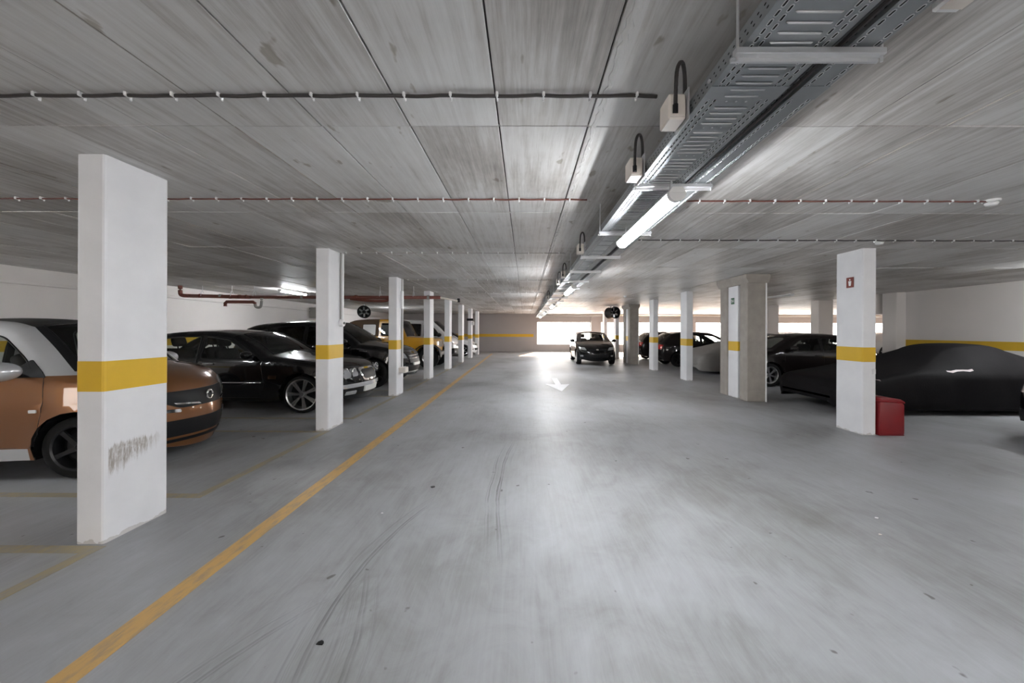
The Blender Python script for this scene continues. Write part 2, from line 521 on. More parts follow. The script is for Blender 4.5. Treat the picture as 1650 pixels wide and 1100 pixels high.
def cdt(polys, extra):
    """constrained triangulation of closed polygons plus free points -> pts (n,2), tris"""
    V = []; E = []
    for poly in polys:
        s = len(V)
        V += [Vector(p) for p in poly]
        E += [(s + i, s + (i + 1) % len(poly)) for i in range(len(poly))]
    V += [Vector(p) for p in extra]
    r = delaunay_2d_cdt(V, E, [], 0, 1e-5)
    pts = np.array([tuple(v) for v in r[0]])
    return pts, [tuple(f) for f in r[2]]

# ------------------------------------------------------------------ the garage shell
CEIL = 2.64
XL, XR, YB, YR = -9.6, 11.3, 26.3, -9.0
XFAR = 28.0
Y_TURN = 11.55
def struct(name, bm, mat, parent=None):
    o = obj(name, bm, mat, parent)
    if parent is None: tag(o, kind='structure')
    return o

floor = struct('floor', B((XL - .3, YR - .3, -.25), (XFAR + .3, YB + .3, 0)), M_FLOOR)

ceiling = struct('ceiling', B((XL - .3, YR - .3, CEIL + .015), (XFAR + .3, YB + .3, CEIL + .3)), M_JOINT)
def panel_mesh():
    bm = bmesh.new()
    g = 0.0042
    box(bm, (g - PX / 2, g - PY / 2, -0.004), (PX / 2 - g, PY / 2 - g, 0.04), 0.0022)
    me = bpy.data.meshes.new('ceiling_panel'); bm.to_mesh(me); bm.free(); me.materials.append(M_CEIL)
    return me
pm = panel_mesh()
cells = []
for i in range(-18, 60):
    for j in range(-8, 17):
        x = GX0 + (i + .5) * PX; y = GY0 + (j + .5) * PY
        if not (XL - .2 < x < XFAR and YR < y < YB): continue
        if x > XR + .4 and y < Y_TURN: continue
        if y < 0.9: size = -1
        else:
            px = 846 + x / y * 600; vis = -60 < px < 1710
            yy = 533 - 600 * 1.19 / (y + .7)
            size = (1 / y ** 3) if (vis and yy > -10) else -1
        cells.append((size, x, y, i, j))
cells.sort(key=lambda c: -c[0])
for n, (s, x, y, i, j) in enumerate(cells[:300]):
    o = bpy.data.objects.new('ceiling_panel', pm)
    o.location = (x, y, CEIL + random.uniform(-.0025, .004))
    o.rotation_euler = (random.uniform(-.0012, .0012), random.uniform(-.003, .003), 0)
    link(o, ceiling)
V, F = [], []
for (s, x, y, i, j) in cells[300:]:
    k = len(V); z = CEIL + random.uniform(-.004, .002); g = .006
    for (dx, dy) in ((-1, -1), (1, -1), (1, 1), (-1, 1)):
        V.append((x + dx * (PX / 2 - g), y + dy * (PY / 2 - g), z))
    for (dx, dy) in ((-1, -1), (1, -1), (1, 1), (-1, 1)):
        V.append((x + dx * (PX / 2 - g), y + dy * (PY / 2 - g), z + .04))
    F += [(k + 3, k + 2, k + 1, k), (k, k + 1, k + 5, k + 4), (k + 1, k + 2, k + 6, k + 5), (k + 2, k + 3, k + 7, k + 6), (k + 3, k, k + 4, k + 7)]
tag(obj_data('ceiling_panels_beyond', V, F, M_CEIL, ceiling), kind='stuff')
# rough grout seam left of the cable tray, and thin cement fins along joints
def seam(x, y0, y1, w, h, step=.035, along='y'):
    bm = bmesh.new(); rows = []
    n = int((y1 - y0) / step)
    for k in range(n + 1):
        t = y0 + (y1 - y0) * k / n
        ww = w * random.uniform(.6, 1.2); c = x + random.uniform(-.15, .15) * w
        row = []
        for q, hh in ((-1, 0), (-.45, 1), (.4, 1), (1, 0)):
            a = c + q * ww / 2; z = CEIL - .003 - hh * h * random.uniform(.3, 1.1) + (0.01 if hh == 0 else 0)
            row.append(bm.verts.new((a, t, z) if along == 'y' else (t, a, z)))
        rows.append(row)
    for r0, r1 in zip(rows, rows[1:]):
        for q in range(3):
            bm.faces.new((r0[q], r0[q + 1], r1[q + 1], r1[q]))
    return bm
obj('grout_seam', seam(.40, .4, 20, .055, .006), M_CEIL, ceiling)
for jx in (-1.70, -3.76, 2.42):
    obj('cement_fin', seam(jx, .4, 14, .010, .003), M_CONC, ceiling)
for jy in (2.16, 3.74, 5.32):
    obj('cement_fin', seam(jy, -5.2, 7, .007, .002, along='x'), M_CEIL, ceiling)

wl = struct('wall_left', B((XL - .25, YR - .3, 0), (XL, YB + .3, CEIL + .02)), M_WALL)
obj('yellow_band', B((XL, YR, 1.03), (XL + .003, YB, 1.235)), M_YEL, wl)
obj('wall_ledge', B((XL, 6.0, 2.30), (XL + .07, YB, 2.37), .01), M_WALL, wl)
wr = struct('wall_right', B((XR, YR - .3, 0), (XR + .25, Y_TURN, CEIL + .02)), M_WALL)
obj('yellow_band', B((XR - .003, YR, 1.03), (XR, Y_TURN, 1.235)), M_YEL, wr)
obj('wall_return', B((XR + .25, Y_TURN - .25, 0), (XFAR + .3, Y_TURN, CEIL + .02)), M_WALL, wr)
obj('overhead_panel', B((10.55, Y_TURN + .15, 2.0), (12.2, Y_TURN + .3, CEIL), .01), M_WALL, wr)
wq = struct('wall_rear', B((XL, YR - .25, 0), (XR, YR, .9)), M_WALL)
obj('lintel', B((XL, YR - .25, 1.6), (XR, YR, CEIL + .02)), M_WALL, wq)
for k in range(6):  # unseen window row, added for fill light from behind the camera
    xq = XL + (XR - XL - .5) * k / 5
    obj('pier', B((xq, YR - .25, .9), (xq + .5, YR, 1.6)), M_WALL, wq)
    if k < 5: obj('pane', B((xq + .5, YR - .13, .9), (xq + (XR - XL - .5) / 5, YR - .122, 1.6)), M_WIN, wq)
struct('wall_far_right', B((XFAR, Y_TURN, 0), (XFAR + .25, YB, CEIL + .02)), M_WALL)
wb = struct('wall_back', B((XL, YB, 0), (.83, YB + .25, CEIL + .02)), M_GWALL)
obj('yellow_band', B((XL, YB - .003, 1.03), (.60, YB, 1.235)), M_YEL, wb)
obj('sill_wall', B((.83, YB, 0), (XFAR, YB + .25, .49)), M_GWALL, wb)
obj('lintel', B((.83, YB, 2.10), (XFAR, YB + .25, CEIL + .02)), M_GWALL, wb)
obj('wall_joint', B((-2.3, YB - .002, 0), (-1.9, YB + .01, CEIL), .004), M_GWALL, wb)
wins = [(.83, 4.65), (5.35, 11.5), (12.0, 17.0), (17.5, 22.4), (22.9, 27.6)]
edges = [4.65, 5.35, 11.5, 12.0, 17.0, 17.5, 22.4, 22.9, 27.6, XFAR]
for k in range(0, 10, 2):
    obj('pier', B((edges[k], YB - .12, 0), (edges[k + 1], YB + .25, CEIL), .02), M_GWALL, wb)
for n, (a, b) in enumerate(wins):
    bm = bmesh.new()
    for (p, q) in (((a, .49), (b, .53)), ((a, 2.06), (b, 2.10)), ((a, .49), (a + .05, 2.1)), ((b - .05, .49), (b, 2.1))):
        box(bm, (p[0], YB + .10, p[1]), (q[0], YB + .15, q[1]), .004)
    w = struct('window_%d' % (n + 1), bm, M_WPL)
    parts = max(2, round((b - a) / 1.6))
    for k in range(parts):
        x0 = a + (b - a) * k / parts; x1 = a + (b - a) * (k + 1) / parts
        obj('pane', B((x0 + .01, YB + .118, .53), (x1 - .01, YB + .126, 2.06)), M_WIN, w)
        if k: obj('mullion', B((x0 - .012, YB + .105, .53), (x0 + .012, YB + .14, 2.06)), M_WPL, w)
# ------------------------------------------------------------------ floor paint
def flat(name, poly, mat, label, cat='floor marking', z=.0018, group=None):
    bm = bmesh.new()
    prism(bm, poly, .0003, z, lambda u, v, h: (u, v, h))
    return tag(obj(name, bm, mat), label, cat, group)
def strip(p, q, w):
    d = Vector((q[0] - p[0], q[1] - p[1])).normalized(); n = Vector((-d.y, d.x)) * w / 2
    return [(p[0] + n.x, p[1] + n.y), (q[0] + n.x, q[1] + n.y), (q[0] - n.x, q[1] - n.y), (p[0] - n.x, p[1] - n.y)][::-1]
flat('lane_line', strip((-1.89, .2), (-2.08, 23.5), .125), M_LINE, 'long yellow line painted along the left edge of the driving lane')
names = ['before the scuffed nearest column', 'beside the nose of the copper orange car', 'beside the nose of the black saloon', 'beside the nose of the black suv', 'past the fourth left column', 'beside the mustard off-roader']
C0, CS = 2.5, 2.87
for k in range(6):
    y0 = C0 + CS * (k - 1) + .74; y1 = C0 + CS * k - .02
    flat('bay_front_line', strip((-2.84, y0), (-2.84, y1), .085), M_LINE2, 'faded yellow bay front line ' + names[k], group='bay lines')
    flat('bay_side_line', strip((-2.80, C0 + CS * k - .06), (-8.2, C0 + CS * k - .06), .085), M_LINE2,
         'faded yellow bay side line running from the %s left column to the wall' % ['nearest', 'second', 'third', 'fourth', 'fifth', 'sixth'][k], group='bay lines', z=.0014)
    flat('bay_side_line', strip((-2.80, C0 + CS * k + .74), (-8.2, C0 + CS * k + .74), .085), M_LINE2,
         'faded yellow bay side line just behind the %s left column' % ['nearest', 'second', 'third', 'fourth', 'fifth', 'sixth'][k], group='bay lines', z=.0014)
flat('direction_arrow', [(.89, 8.97), (1.22, 10.2), (.985, 10.12), (.985, 11.45), (.83, 11.45), (.83, 10.12), (.56, 10.2)], M_ARROW, 'white arrow painted on the lane pointing towards the viewer')

# ------------------------------------------------------------------ columns
BAND = (1.03, 1.235)
CW, CD = .19, .45
def band_ring(w, d):
    t = bmesh.new()
    box(t, (-w / 2 - .0015, -d / 2 - .0015, BAND[0]), (w / 2 + .0015, d / 2 + .0015, BAND[1]))
    ed = [e for e in t.edges if abs(e.verts[0].co.z - e.verts[1].co.z) > .1]
    bmesh.ops.bevel(t, geom=ed, offset=.017, segments=2, affect='EDGES', profile=.5)
    return t
def column(name, x, y, label, mat=None, group='white columns', w=CW, d=CD, top=None):
    e = empty(name, (x + w / 2, y + d / 2, 0))
    tag(e, label, 'column', group)
    t = bmesh.new(); box(t, (-w / 2, -d / 2, 0), (w / 2, d / 2, top or CEIL - .006))
    ed = [q for q in t.edges if abs(q.verts[0].co.z - q.verts[1].co.z) > .1]
    bmesh.ops.bevel(t, geom=ed, offset=.016, segments=2, affect='EDGES', profile=.5)
    obj('shaft', t, mat or M_COL, e)
    obj('yellow_band', band_ring(w, d), M_YEL, e)
    return e
ords = ['nearest', 'second', 'third', 'fourth', 'fifth', 'sixth', 'seventh', 'eighth']
lab = ['white column with a yellow band and a brown scuff mark, nearest on the left',
       'white column with yellow band and a round switch, in front of the black saloon',
       'white column with yellow band, conduit and low socket box, in front of the black suv',
       'white column with yellow band before the front wheel of the mustard off-roader',
       'white column with yellow band before the white van, fifth in the left row',
       'white column with yellow band, sixth in the left row',
       'white column with yellow band and a small spotlight, seventh in the left row',
       'white column with yellow band, last and farthest in the left row']
LC = []
for k in range(8):
    LC.append(column('column', -3.03, C0 + CS * k, lab[k], M_COLS if k == 0 else None))
def onface(e, name, bm, mat): return obj(name, bm, mat, e)
XF = CW / 2
# second column: conduit and round switch on the lane face, near its far edge
e = LC[1]
onface(e, 'conduit', T([(XF + .012, .10, CEIL), (XF + .012, .10, 1.62)], .011), M_GPIPE)
onface(e, 'conduit_trunking', B((XF, .145, 1.62), (XF + .02, .19, CEIL), .003), M_WPL)
bm = bmesh.new(); lathe(bm, [(0, 0), (.055, 0), (.055, .05), (.045, .06), (0, .06)], 18, Matrix.Translation((XF, .11, 1.56)) @ Matrix.Rotation(-PI / 2, 4, 'Z'))
onface(e, 'round_switch', bm, M_WPL)
bm = bmesh.new(); lathe(bm, [(0, .06), (.02, .06), (.02, .068), (0, .068)], 12, Matrix.Translation((XF, .11, 1.56)) @ Matrix.Rotation(-PI / 2, 4, 'Z'))
onface(e, 'switch_button', bm, M_DARK)
e = LC[2]
onface(e, 'conduit', T([(XF + .012, .06, CEIL), (XF + .012, .06, .62)], .011), M_GPIPE)
onface(e, 'conduit', T([(XF + .012, .14, CEIL), (XF + .012, .14, .62)], .011), M_WPL)
onface(e, 'switch_box', B((XF, .0, 1.95), (XF + .05, .09, 2.35), .008), M_WPL)
onface(e, 'socket_box', B((XF, -.12, .50), (XF + .16, .10, .62), .012), M_BOX)
e = LC[6]
onface(e, 'spotlight', B((XF - .25, -.05 - CD / 2, 1.98), (XF + .1, .05 - CD / 2, 2.1), .02), M_DARK)
onface(e, 'spotlight', B((XF, -.12, 1.75), (XF + .12, .04, 1.95), .02), M_WPL)

RC = []
rl = {0: 'white column with yellow band and a red fire sign, beside the red bin on the right',
      1: 'white column with yellow band and green exit sign, inside the nearer concrete portal',
      2: 'white column with yellow band before the grey covered car on the right',
      3: 'white column with yellow band before the dark hatchback rear on the right',
      4: 'white column inside the farther concrete portal on the right',
      5: 'white column near the back windows, seventh in the right row',
      6: 'white column against the back windows, farthest in the right row'}
for k in range(7):
    RC.append(column('column', 4.635 if k in (1, 4) else 4.76, 5.27 + 2.86 * k, rl[k], top=2.455 if k in (1, 4) else None))
# fire extinguisher sign on the lane face of the first right column
e = RC[0]
sg = obj('fire_sign', B((-XF - .006, -.08, 2.10), (-XF, .04, 2.25), .001), M_SIGNR, e)
bm = bmesh.new()
prism(bm, [(-.045, 2.195), (.005, 2.195), (-.005, 2.125), (-.035, 2.125)], 0, .002, lambda u, v, h: (-XF - .006 - h, u, v))
obj('sign_mark', bm, M_WPL, sg)
bm = bmesh.new(); prism(bm, [(-.03, 2.205), (-.01, 2.205), (-.01, 2.225), (-.03, 2.225)], 0, .002, lambda u, v, h: (-XF - .006 - h, u, v))
obj('sign_mark', bm, M_WPL, sg)
obj('cable_box', B((XF - .06, -CD / 2 - .02, .86), (XF - .02, -CD / 2, .93), .004), M_WPL, e)

def portal(x, y, label):
    e = empty('concrete_portal', (x, y, 0))
    tag(e, label, 'portal', 'concrete portals')
    obj('post', B((0, 0, 0), (.40, .27, 2.5), .012), M_CONC, e)
    obj('post', B((0, .78, 0), (.40, 1.07, 2.5), .012), M_CONC, e)
    bm = bmesh.new()
    # flared head beam
    prism(bm, [(-.0, 2.46), (.40, 2.46), (.44, 2.56), (.44, CEIL - .006), (-.06, CEIL - .006), (-.06, 2.56)], -.06, 1.13, lambda u, v, h: (u, h, v))
    obj('head_beam', bm, M_CONC, e)
    obj('edge_strip', B((.375, -.012, 0), (.402, .0, 2.46), .002), M_WPL, e)
    return e
portal(4.60, 7.73, 'raw concrete portal around a white column, nearer one on the right')
portal(4.60, 16.4, 'raw concrete portal around a column, farther one beside the oncoming car')
# exit sign on the lane face of the second right column (faces the lane)
sg = obj('exit_sign', B((-XF - .006, -.09, 2.06), (-XF, .04, 2.20), .001), M_GREEN, RC[1])
for poly in ([(-.072, 2.10), (-.062, 2.10), (-.062, 2.165), (-.072, 2.165)], [(-.05, 2.13), (-.03, 2.145), (-.03, 2.115)], [(-.01, 2.09), (.0, 2.09), (.006, 2.13), (.02, 2.16), (-.002, 2.17), (-.015, 2.125)]):
    bm = bmesh.new(); prism(bm, poly, 0, .0015, lambda u, v, h: (-XF - .006 - h, u, v)); obj('sign_mark', bm, M_WPL, sg)

for (x, y, w, d, l) in ((11.02, 11.1, .45, .45, 'broad pale pilaster at the end of the white right wall'),
                  (11.0, 14.0, .55, .4, 'broad grey column behind the black hatchback on the right'),
                  (10.95, 16.85, .5, .4, 'grey column farther back behind the black hatchback'),
                  (11.0, 19.7, .5, .4, 'pale column before the far windows, third beyond the right wall')):
    tag(obj('square_column', B((x, y, 0), (x + w, y + d, CEIL + .01), .015), M_WALL), l, 'column', 'far right columns')

# ------------------------------------------------------------------ cars
def wheel_meshes(rw, rr, w, spokes, rim_mat, double=False):
    t = bmesh.new()
    h = w / 2
    lathe(t, [(rr * .98, -h * .8), (rr * 1.02, -h), (rw * .93, -h), (rw * .985, -h * .82), (rw, -h * .5), (rw, h * .5), (rw * .985, h * .82), (rw * .93, h), (rr * 1.02, h), (rr * .98, h * .8)], 32)
    tm = bpy.data.meshes.new('tyre'); t.to_mesh(tm); t.free(); tm.materials.append(M_TYRE)
    tm.polygons.foreach_set('use_smooth', [True] * len(tm.polygons)); tm.set_sharp_from_angle(angle=math.radians(50))
    r = bmesh.new()   # outer face towards -Y
    lathe(r, [(rr * .9, h * .7), (rr * .93, -h * .6), (rr * .95, -h * .9), (rr * 1.02, -h * 1.0), (rr * 1.03, -h * .9), (rr * .99, -h * .5)], 32)
    lathe(r, [(0, -h * .86), (rr * .14, -h * .84), (rr * .2, -h * .7), (rr * .2, -h * .2)], 16)
    for k in range(spokes):
        for dd in ((-.09, .09) if double else (0,)):
            a = 2 * PI * k / spokes + dd
            wi, wo = rr * (.05 if double else .11), rr * (.055 if double else .10)
            q = []
            for (rad, ww, y0) in ((rr * .12, wi, -h * .78), (rr * .55, (wi + wo) / 2 * .85, -h * .82), (rr * .95, wo, -h * .86)):
                for s_ in (-1, 1):
                    for dy in (0, h * .22):
                        q.append(r.verts.new((rad * math.cos(a) - s_ * ww * math.sin(a), y0 + dy, rad * math.sin(a) + s_ * ww * math.cos(a))))
            for b_ in (0, 4):
                r.faces.new((q[b_], q[b_ + 2], q[b_ + 6], q[b_ + 4])); r.faces.new((q[b_ + 1], q[b_ + 5], q[b_ + 7], q[b_ + 3]))
                r.faces.new((q[b_], q[b_ + 4], q[b_ + 5], q[b_ + 1])); r.faces.new((q[b_ + 2], q[b_ + 3], q[b_ + 7], q[b_ + 6]))
    bmesh.ops.recalc_face_normals(r, faces=r.faces)
    rm = bpy.data.meshes.new('rim'); r.to_mesh(rm); r.free(); rm.materials.append(rim_mat)
    rm.polygons.foreach_set('use_smooth', [True] * len(rm.polygons)); rm.set_sharp_from_angle(angle=math.radians(35))
    d = bmesh.new(); lathe(d, [(0, -h * .1), (rr * .72, -h * .1), (rr * .9, h * .1), (rr * .9, h * .6), (0, h * .6)], 20)
    dm = bpy.data.meshes.new('brake_disc'); d.to_mesh(d_ := dm); d.free(); dm.materials.append(M_DARK)
    return tm, rm, dm

def build_car(name, S, loc, rz, paint, label, group=None, detail=True):
    root = empty(name, (loc[0], loc[1], loc[2] + .002), rz)
    tag(root, label, S.get('cat', 'car'), group)
    W = S['W']; R = S.get('r', .09); belt = S['belt']; sill = S['sill']; tum = S.get('tum', .30)
    rw = S['rw']; ra = S.get('ra', rw + .06); axles = S['axles']
    segs = ['rear', 'rglass', 'roof', 'wind', 'front']
    pts = []; sid = []
    for q in segs:
        d = cr(S[q], S.get('n', 6))
        if pts: d = d[1:]
        pts += d; sid += [q] * len(d)
    P = np.array(pts)
    xmin, xmax = P[:, 0].min(), P[:, 0].max()
    # outline with wheel arches
    out = [tuple(p) for p in pts]
    nS = len(out)
    for ax in sorted(axles, reverse=True):
        dz = max(-.99, min(.99, (sill - rw) / ra))
        a0 = math.asin(dz)
        for k in range(13):
            a = a0 + (PI - 2 * a0) * k / 12
            out.append((ax + ra * math.cos(a), rw + ra * math.sin(a)))
    outline = densify(out, .09)
    lf, af = S.get('taper_f', (.75, .17)); lr, ar = S.get('taper_r', (.6, .12))
    zm = S.get('zm', sill + (belt - sill) * .55)
    sh = S.get('shoulder', .02); arch_lip = S.get('lip', .012)
    def Y(q):
        q = np.asarray(q, float).reshape(-1, 2); x, z = q[:, 0], q[:, 1]
        uf = np.clip((x - (xmax - lf)) / lf, 0, 1); ur = np.clip(((xmin + lr) - x) / lr, 0, 1)
        w = W * (1 - af * uf ** 2.2 - ar * ur ** 2.2)
        below = np.clip((zm - z) / (zm - sill), 0, 1.2); above = np.clip((z - zm) / (belt - zm), 0, 1)
        w = w - .045 * below ** 2 - .02 * above ** 2
        ov = np.clip(z - belt, 0, None)
        w = w - sh * np.clip(ov / .03, 0, 1) - tum * ov
        for zc in S.get('crease', ()):
            w = w + .010 * np.exp(-((z - zc) / .03) ** 2)
        for ax in axles:
            dd = np.hypot(x - ax, z - rw)
            w = w + arch_lip * np.exp(-((dd - ra) / .05) ** 2)
        d = segdist(q, P)
        t = np.clip(1 - d / R, 0, 1)
        return w - R * (1 - np.sqrt(np.clip(1 - t * t, 0, 1)))
    wins = [roundpoly(densify(w, 9), S.get('wr', .05), 4) for w in S['windows']]
    doors = S.get('doors', []); regs = S.get('regions', [])
    # free points
    gx = np.arange(xmin, xmax, .075); gz = np.arange(sill, P[:, 1].max(), .075)
    G = np.array([(a + (.037 if j % 2 else 0), b) for j, b in enumerate(gz) for a in gx])
    rings = []
    tang = np.gradient(P, axis=0); tang /= np.linalg.norm(tang, axis=1)[:, None] + 1e-9
    nor = np.stack([-tang[:, 1], tang[:, 0]], 1)      # outward for rear->roof->front order
    for d in (.06, .2, .42, .7, 1.0):
        rings.append(P - nor * R * d)
    G = np.concatenate([G] + rings)
    G = G[inpoly(G, outline)]
    bound = np.array(outline + [outline[0]])
    keep = segdist(G, bound) > min(.005, R * .04)
    for w in wins: keep &= segdist(G, np.array(w + [w[0]])) > .018
    G = G[keep]
    cons = [outline] + wins + [densify(d, .12) for d in doors] + [densify(p, .12) for (_, _, p) in regs]
    V2, tris = cdt(cons, G)
    C = np.array([V2[list(t)].mean(0) for t in tris])
    inside = inpoly(C, outline)
    ok = inside.copy()
    for w in wins: ok &= ~inpoly(C, w)
    owner = np.full(len(tris), -1)
    for k, d in enumerate(doors): owner[inpoly(C, d)] = k
    for k, (_, _, p) in enumerate(regs): owner[inpoly(C, p)] = 100 + k
    YV = Y(V2)
    def side_obj(nm, sel, mat, parent, off=0.0, both=False, sgn=-1):
        idx = {}; vv = []; ff = []
        for s_ in ((-1, 1) if both else (sgn,)):
            idx = {}
            for t in sel:
                f = []
                for i in tris[t]:
                    if i not in idx:
                        idx[i] = len(vv); vv.append((V2[i, 0], s_ * (YV[i] + off), V2[i, 1]))
                    f.append(idx[i])
                a, b, c = [Vector(vv[q]) for q in f]
                if (b - a).cross(c - a).y * s_ < 0: f.reverse()
                ff.append(f)
        return vv, ff
    # cross strip over the top
    cv = S.get('crown', {})
    base = dict(rear=.09, rglass=.07, roof=.035, wind=.09, front=.11); base.update(cv)
    cw = np.array([base[q] for q in sid])
    hd = S.get('hoodcrown', .035)
    # hood part of 'front' is flatter than the nose: blend by normal direction
    nz = np.clip(nor[:, 1], 0, 1)
    for i, q in enumerate(sid):
        if q in ('front', 'rear'): cw[i] = base[q] * (1 - nz[i]) + hd * nz[i]
    cw = np.convolve(np.pad(cw, 3, mode='edge'), np.ones(7) / 7, 'valid')
    ts = np.sin(np.linspace(-PI / 2, PI / 2, 19)); nt = len(ts)
    wY = Y(P)
    strip_v = []
    for i in range(nS):
        for t in ts:
            o_ = cw[i] * (1 - t * t)
            strip_v.append((P[i, 0] + nor[i, 0] * o_, t * wY[i], P[i, 1] + nor[i, 1] * o_))
    def strip_faces(i0, i1, k0, k1):
        return [(i * nt + k, (i + 1) * nt + k, (i + 1) * nt + k + 1, i * nt + k + 1) for i in range(i0, i1) for k in range(k0, k1)]
    rng = {}
    for q in segs:
        ii = [i for i in range(nS) if sid[i] == q]
        rng[q] = (max(0, ii[0] - 1) if q != 'rear' else 0, ii[-1])
    gl = 3   # columns of painted edge beside the glass
    def sub(vs, fs):
        m = {}; vv = []; ff = []
        for f in fs:
            g_ = []
            for i in f:
                if i not in m: m[i] = len(vv); vv.append(vs[i])
                g_.append(m[i])
            ff.append(g_)
        return vv, ff
    topmat = S.get('roof_mat')
    bodyf = []
    for q in ('rear', 'roof', 'front'):
        a, b = rng[q]
        if q == 'roof' and topmat is not None: continue
        if q == 'front':
            nb = S.get('bonnet', 0)
            hoodi = [i for i in range(a, b) if nor[i, 1] > .62]
            h1 = hoodi[-1] if hoodi else a
            bodyf += strip_faces(a, h1, 0, 3) + strip_faces(a, h1, nt - 4, nt - 1) + strip_faces(h1, b, 0, nt - 1)
            vv, ff = sub(strip_v, strip_faces(a, h1, 3, nt - 4))
            obj_data('bonnet', vv, ff, paint, root, True, 60)
        else: bodyf += strip_faces(a, b, 0, nt - 1)
    for q in ('wind', 'rglass'):
        a, b = rng[q]
        if q == 'rglass' and topmat is not None and S.get('soft'): continue
        ef = strip_faces(a, b, 0, gl) + strip_faces(a, b, nt - 1 - gl, nt - 1)
        if S.get('edge_mat'):
            for half in (strip_faces(a, b, 0, gl), strip_faces(a, b, nt - 1 - gl, nt - 1)):
                vv, ff = sub(strip_v, half); obj_data('pillar_trim', vv, ff, S['edge_mat'], root, True)
        else: bodyf += ef
    bv, bf = side_obj('body', [t for t in range(len(tris)) if ok[t] and owner[t] == -1], paint, root, both=True)
    sv, sf = sub(strip_v, bodyf)
    k = len(bv)
    body = bmesh.new()
    vs_ = [body.verts.new(v) for v in bv + sv]
    for f in bf + [[i + k for i in f] for f in sf]:
        try: body.faces.new([vs_[i] for i in f])
        except ValueError: pass
    bmesh.ops.remove_doubles(body, verts=body.verts, dist=.0008)
    bvh_v = list(strip_v); bvh_f = strip_faces(0, nS - 1, 0, nt - 1)
    allv, allf = side_obj('x', [t for t in range(len(tris)) if inside[t]], None, None, both=True)
    k = len(bvh_v); bvh_v += allv; bvh_f += [tuple(i + k for i in f) for f in allf]
    bvh = BVHTree.FromPolygons(bvh_v, bvh_f)
    body_o = obj('body', body, S.get('body_mat', paint), root, True, 55)
    if topmat is not None:
        a, b = rng['roof']
        fs = strip_faces(a, b, 0, nt - 1)
        if S.get('soft'):
            a2, b2 = rng['rglass']; fs += strip_faces(a2, b2, 0, nt - 1)
        vv, ff = sub(strip_v, fs)
        obj_data('roof' if not S.get('soft') else 'soft_top_roof', vv, ff, topmat, root, True, 60)
    for q, nm in (('wind', 'windshield'), ('rglass', 'rear_window')):
        if q == 'rglass' and S.get('soft'): continue
        a, b = rng[q]
        vv, ff = sub(strip_v, strip_faces(a, b, gl, nt - 1 - gl))
        obj_data(nm, vv, ff, S.get('glass', M_GLASS) if q == 'wind' else S.get('rear_glass', S.get('glass', M_GLASS)), root, True)
        bm = bmesh.new()
        edge = [strip_v[i * nt + gl] for i in range(a, b + 1)] + [strip_v[b * nt + k] for k in range(gl + 1, nt - 1 - gl)] + [strip_v[i * nt + nt - 1 - gl] for i in range(b, a - 1, -1)] + [strip_v[a * nt + k] for k in range(nt - 2 - gl, gl, -1)]
        tube(bm, edge, .009, 5, True); obj(nm + '_seal', bm, M_DARK, root)
    for k, (nm, mat, p) in enumerate(regs):
        for sgn in (-1, 1):
            vv, ff = side_obj(nm, [t for t in range(len(tris)) if ok[t] and owner[t] == 100 + k], mat, root, sgn=sgn)
            obj_data(nm, vv, ff, mat, root, True, 55)
    def on_side(q, off, sgn):
        y = Y(q); return [(p[0], sgn * (yy + off), p[1]) for p, yy in zip(q, y)]
    trim = S.get('trim', M_DARK)
    door_o = {}
    for sgn in (-1, 1):
        for k, d in enumerate(doors):
            vv, ff = side_obj('door', [t for t in range(len(tris)) if ok[t] and owner[t] == k], paint, root, sgn=sgn)
            if not ff: continue
            o = obj_data('door', vv, ff, paint, root, True, 55); door_o[(sgn, k)] = o
            if detail:
                bm = bmesh.new(); tube(bm, on_side(densify(d, .05), -.0015, sgn), .0035, 4, True)
                obj('door_gap', bm, M_DARK, o)
                if k < len(S.get('handles', [])):
                    hx, hz = S['handles'][k]
                    q = on_side([(hx - .10, hz), (hx - .07, hz), (hx + .07, hz), (hx + .10, hz)], .0, sgn)
                    q = [(a_, b_ + sgn * (0.0 if n_ in (0, 3) else .032), c_) for n_, (a_, b_, c_) in enumerate(q)]
                    obj('handle', T(q, [.010, .013, .013, .010], 8), S.get('handle_mat', paint), o, True)
        for k, w in enumerate(wins):
            gg = [(a, b) for a in np.arange(min(p[0] for p in w), max(p[0] for p in w), .09) for b in np.arange(min(p[1] for p in w), max(p[1] for p in w), .09)]
            gg = np.array(gg) if gg else np.zeros((0, 2))
            gg = gg[inpoly(gg, w)] if len(gg) else gg
            gg = [tuple(p) for p in gg[segdist(gg, np.array(w + [w[0]])) > .02]] if len(gg) else []
            v2, tr = cdt([w], gg)
            cc = np.array([v2[list(t)].mean(0) for t in tr]); inn = inpoly(cc, w)
            co = on_side(v2, -.006, sgn)
            obj_data('side_window', co, [t for t, o_ in zip(tr, inn) if o_], S.get('glass', M_GLASS) if k < S.get('nfront', 1) else S.get('rear_glass', S.get('glass', M_GLASS)), root, True)
            bm = bmesh.new(); tube(bm, on_side(w, .001, sgn), .008, 5, True); obj('window_trim', bm, trim, root)
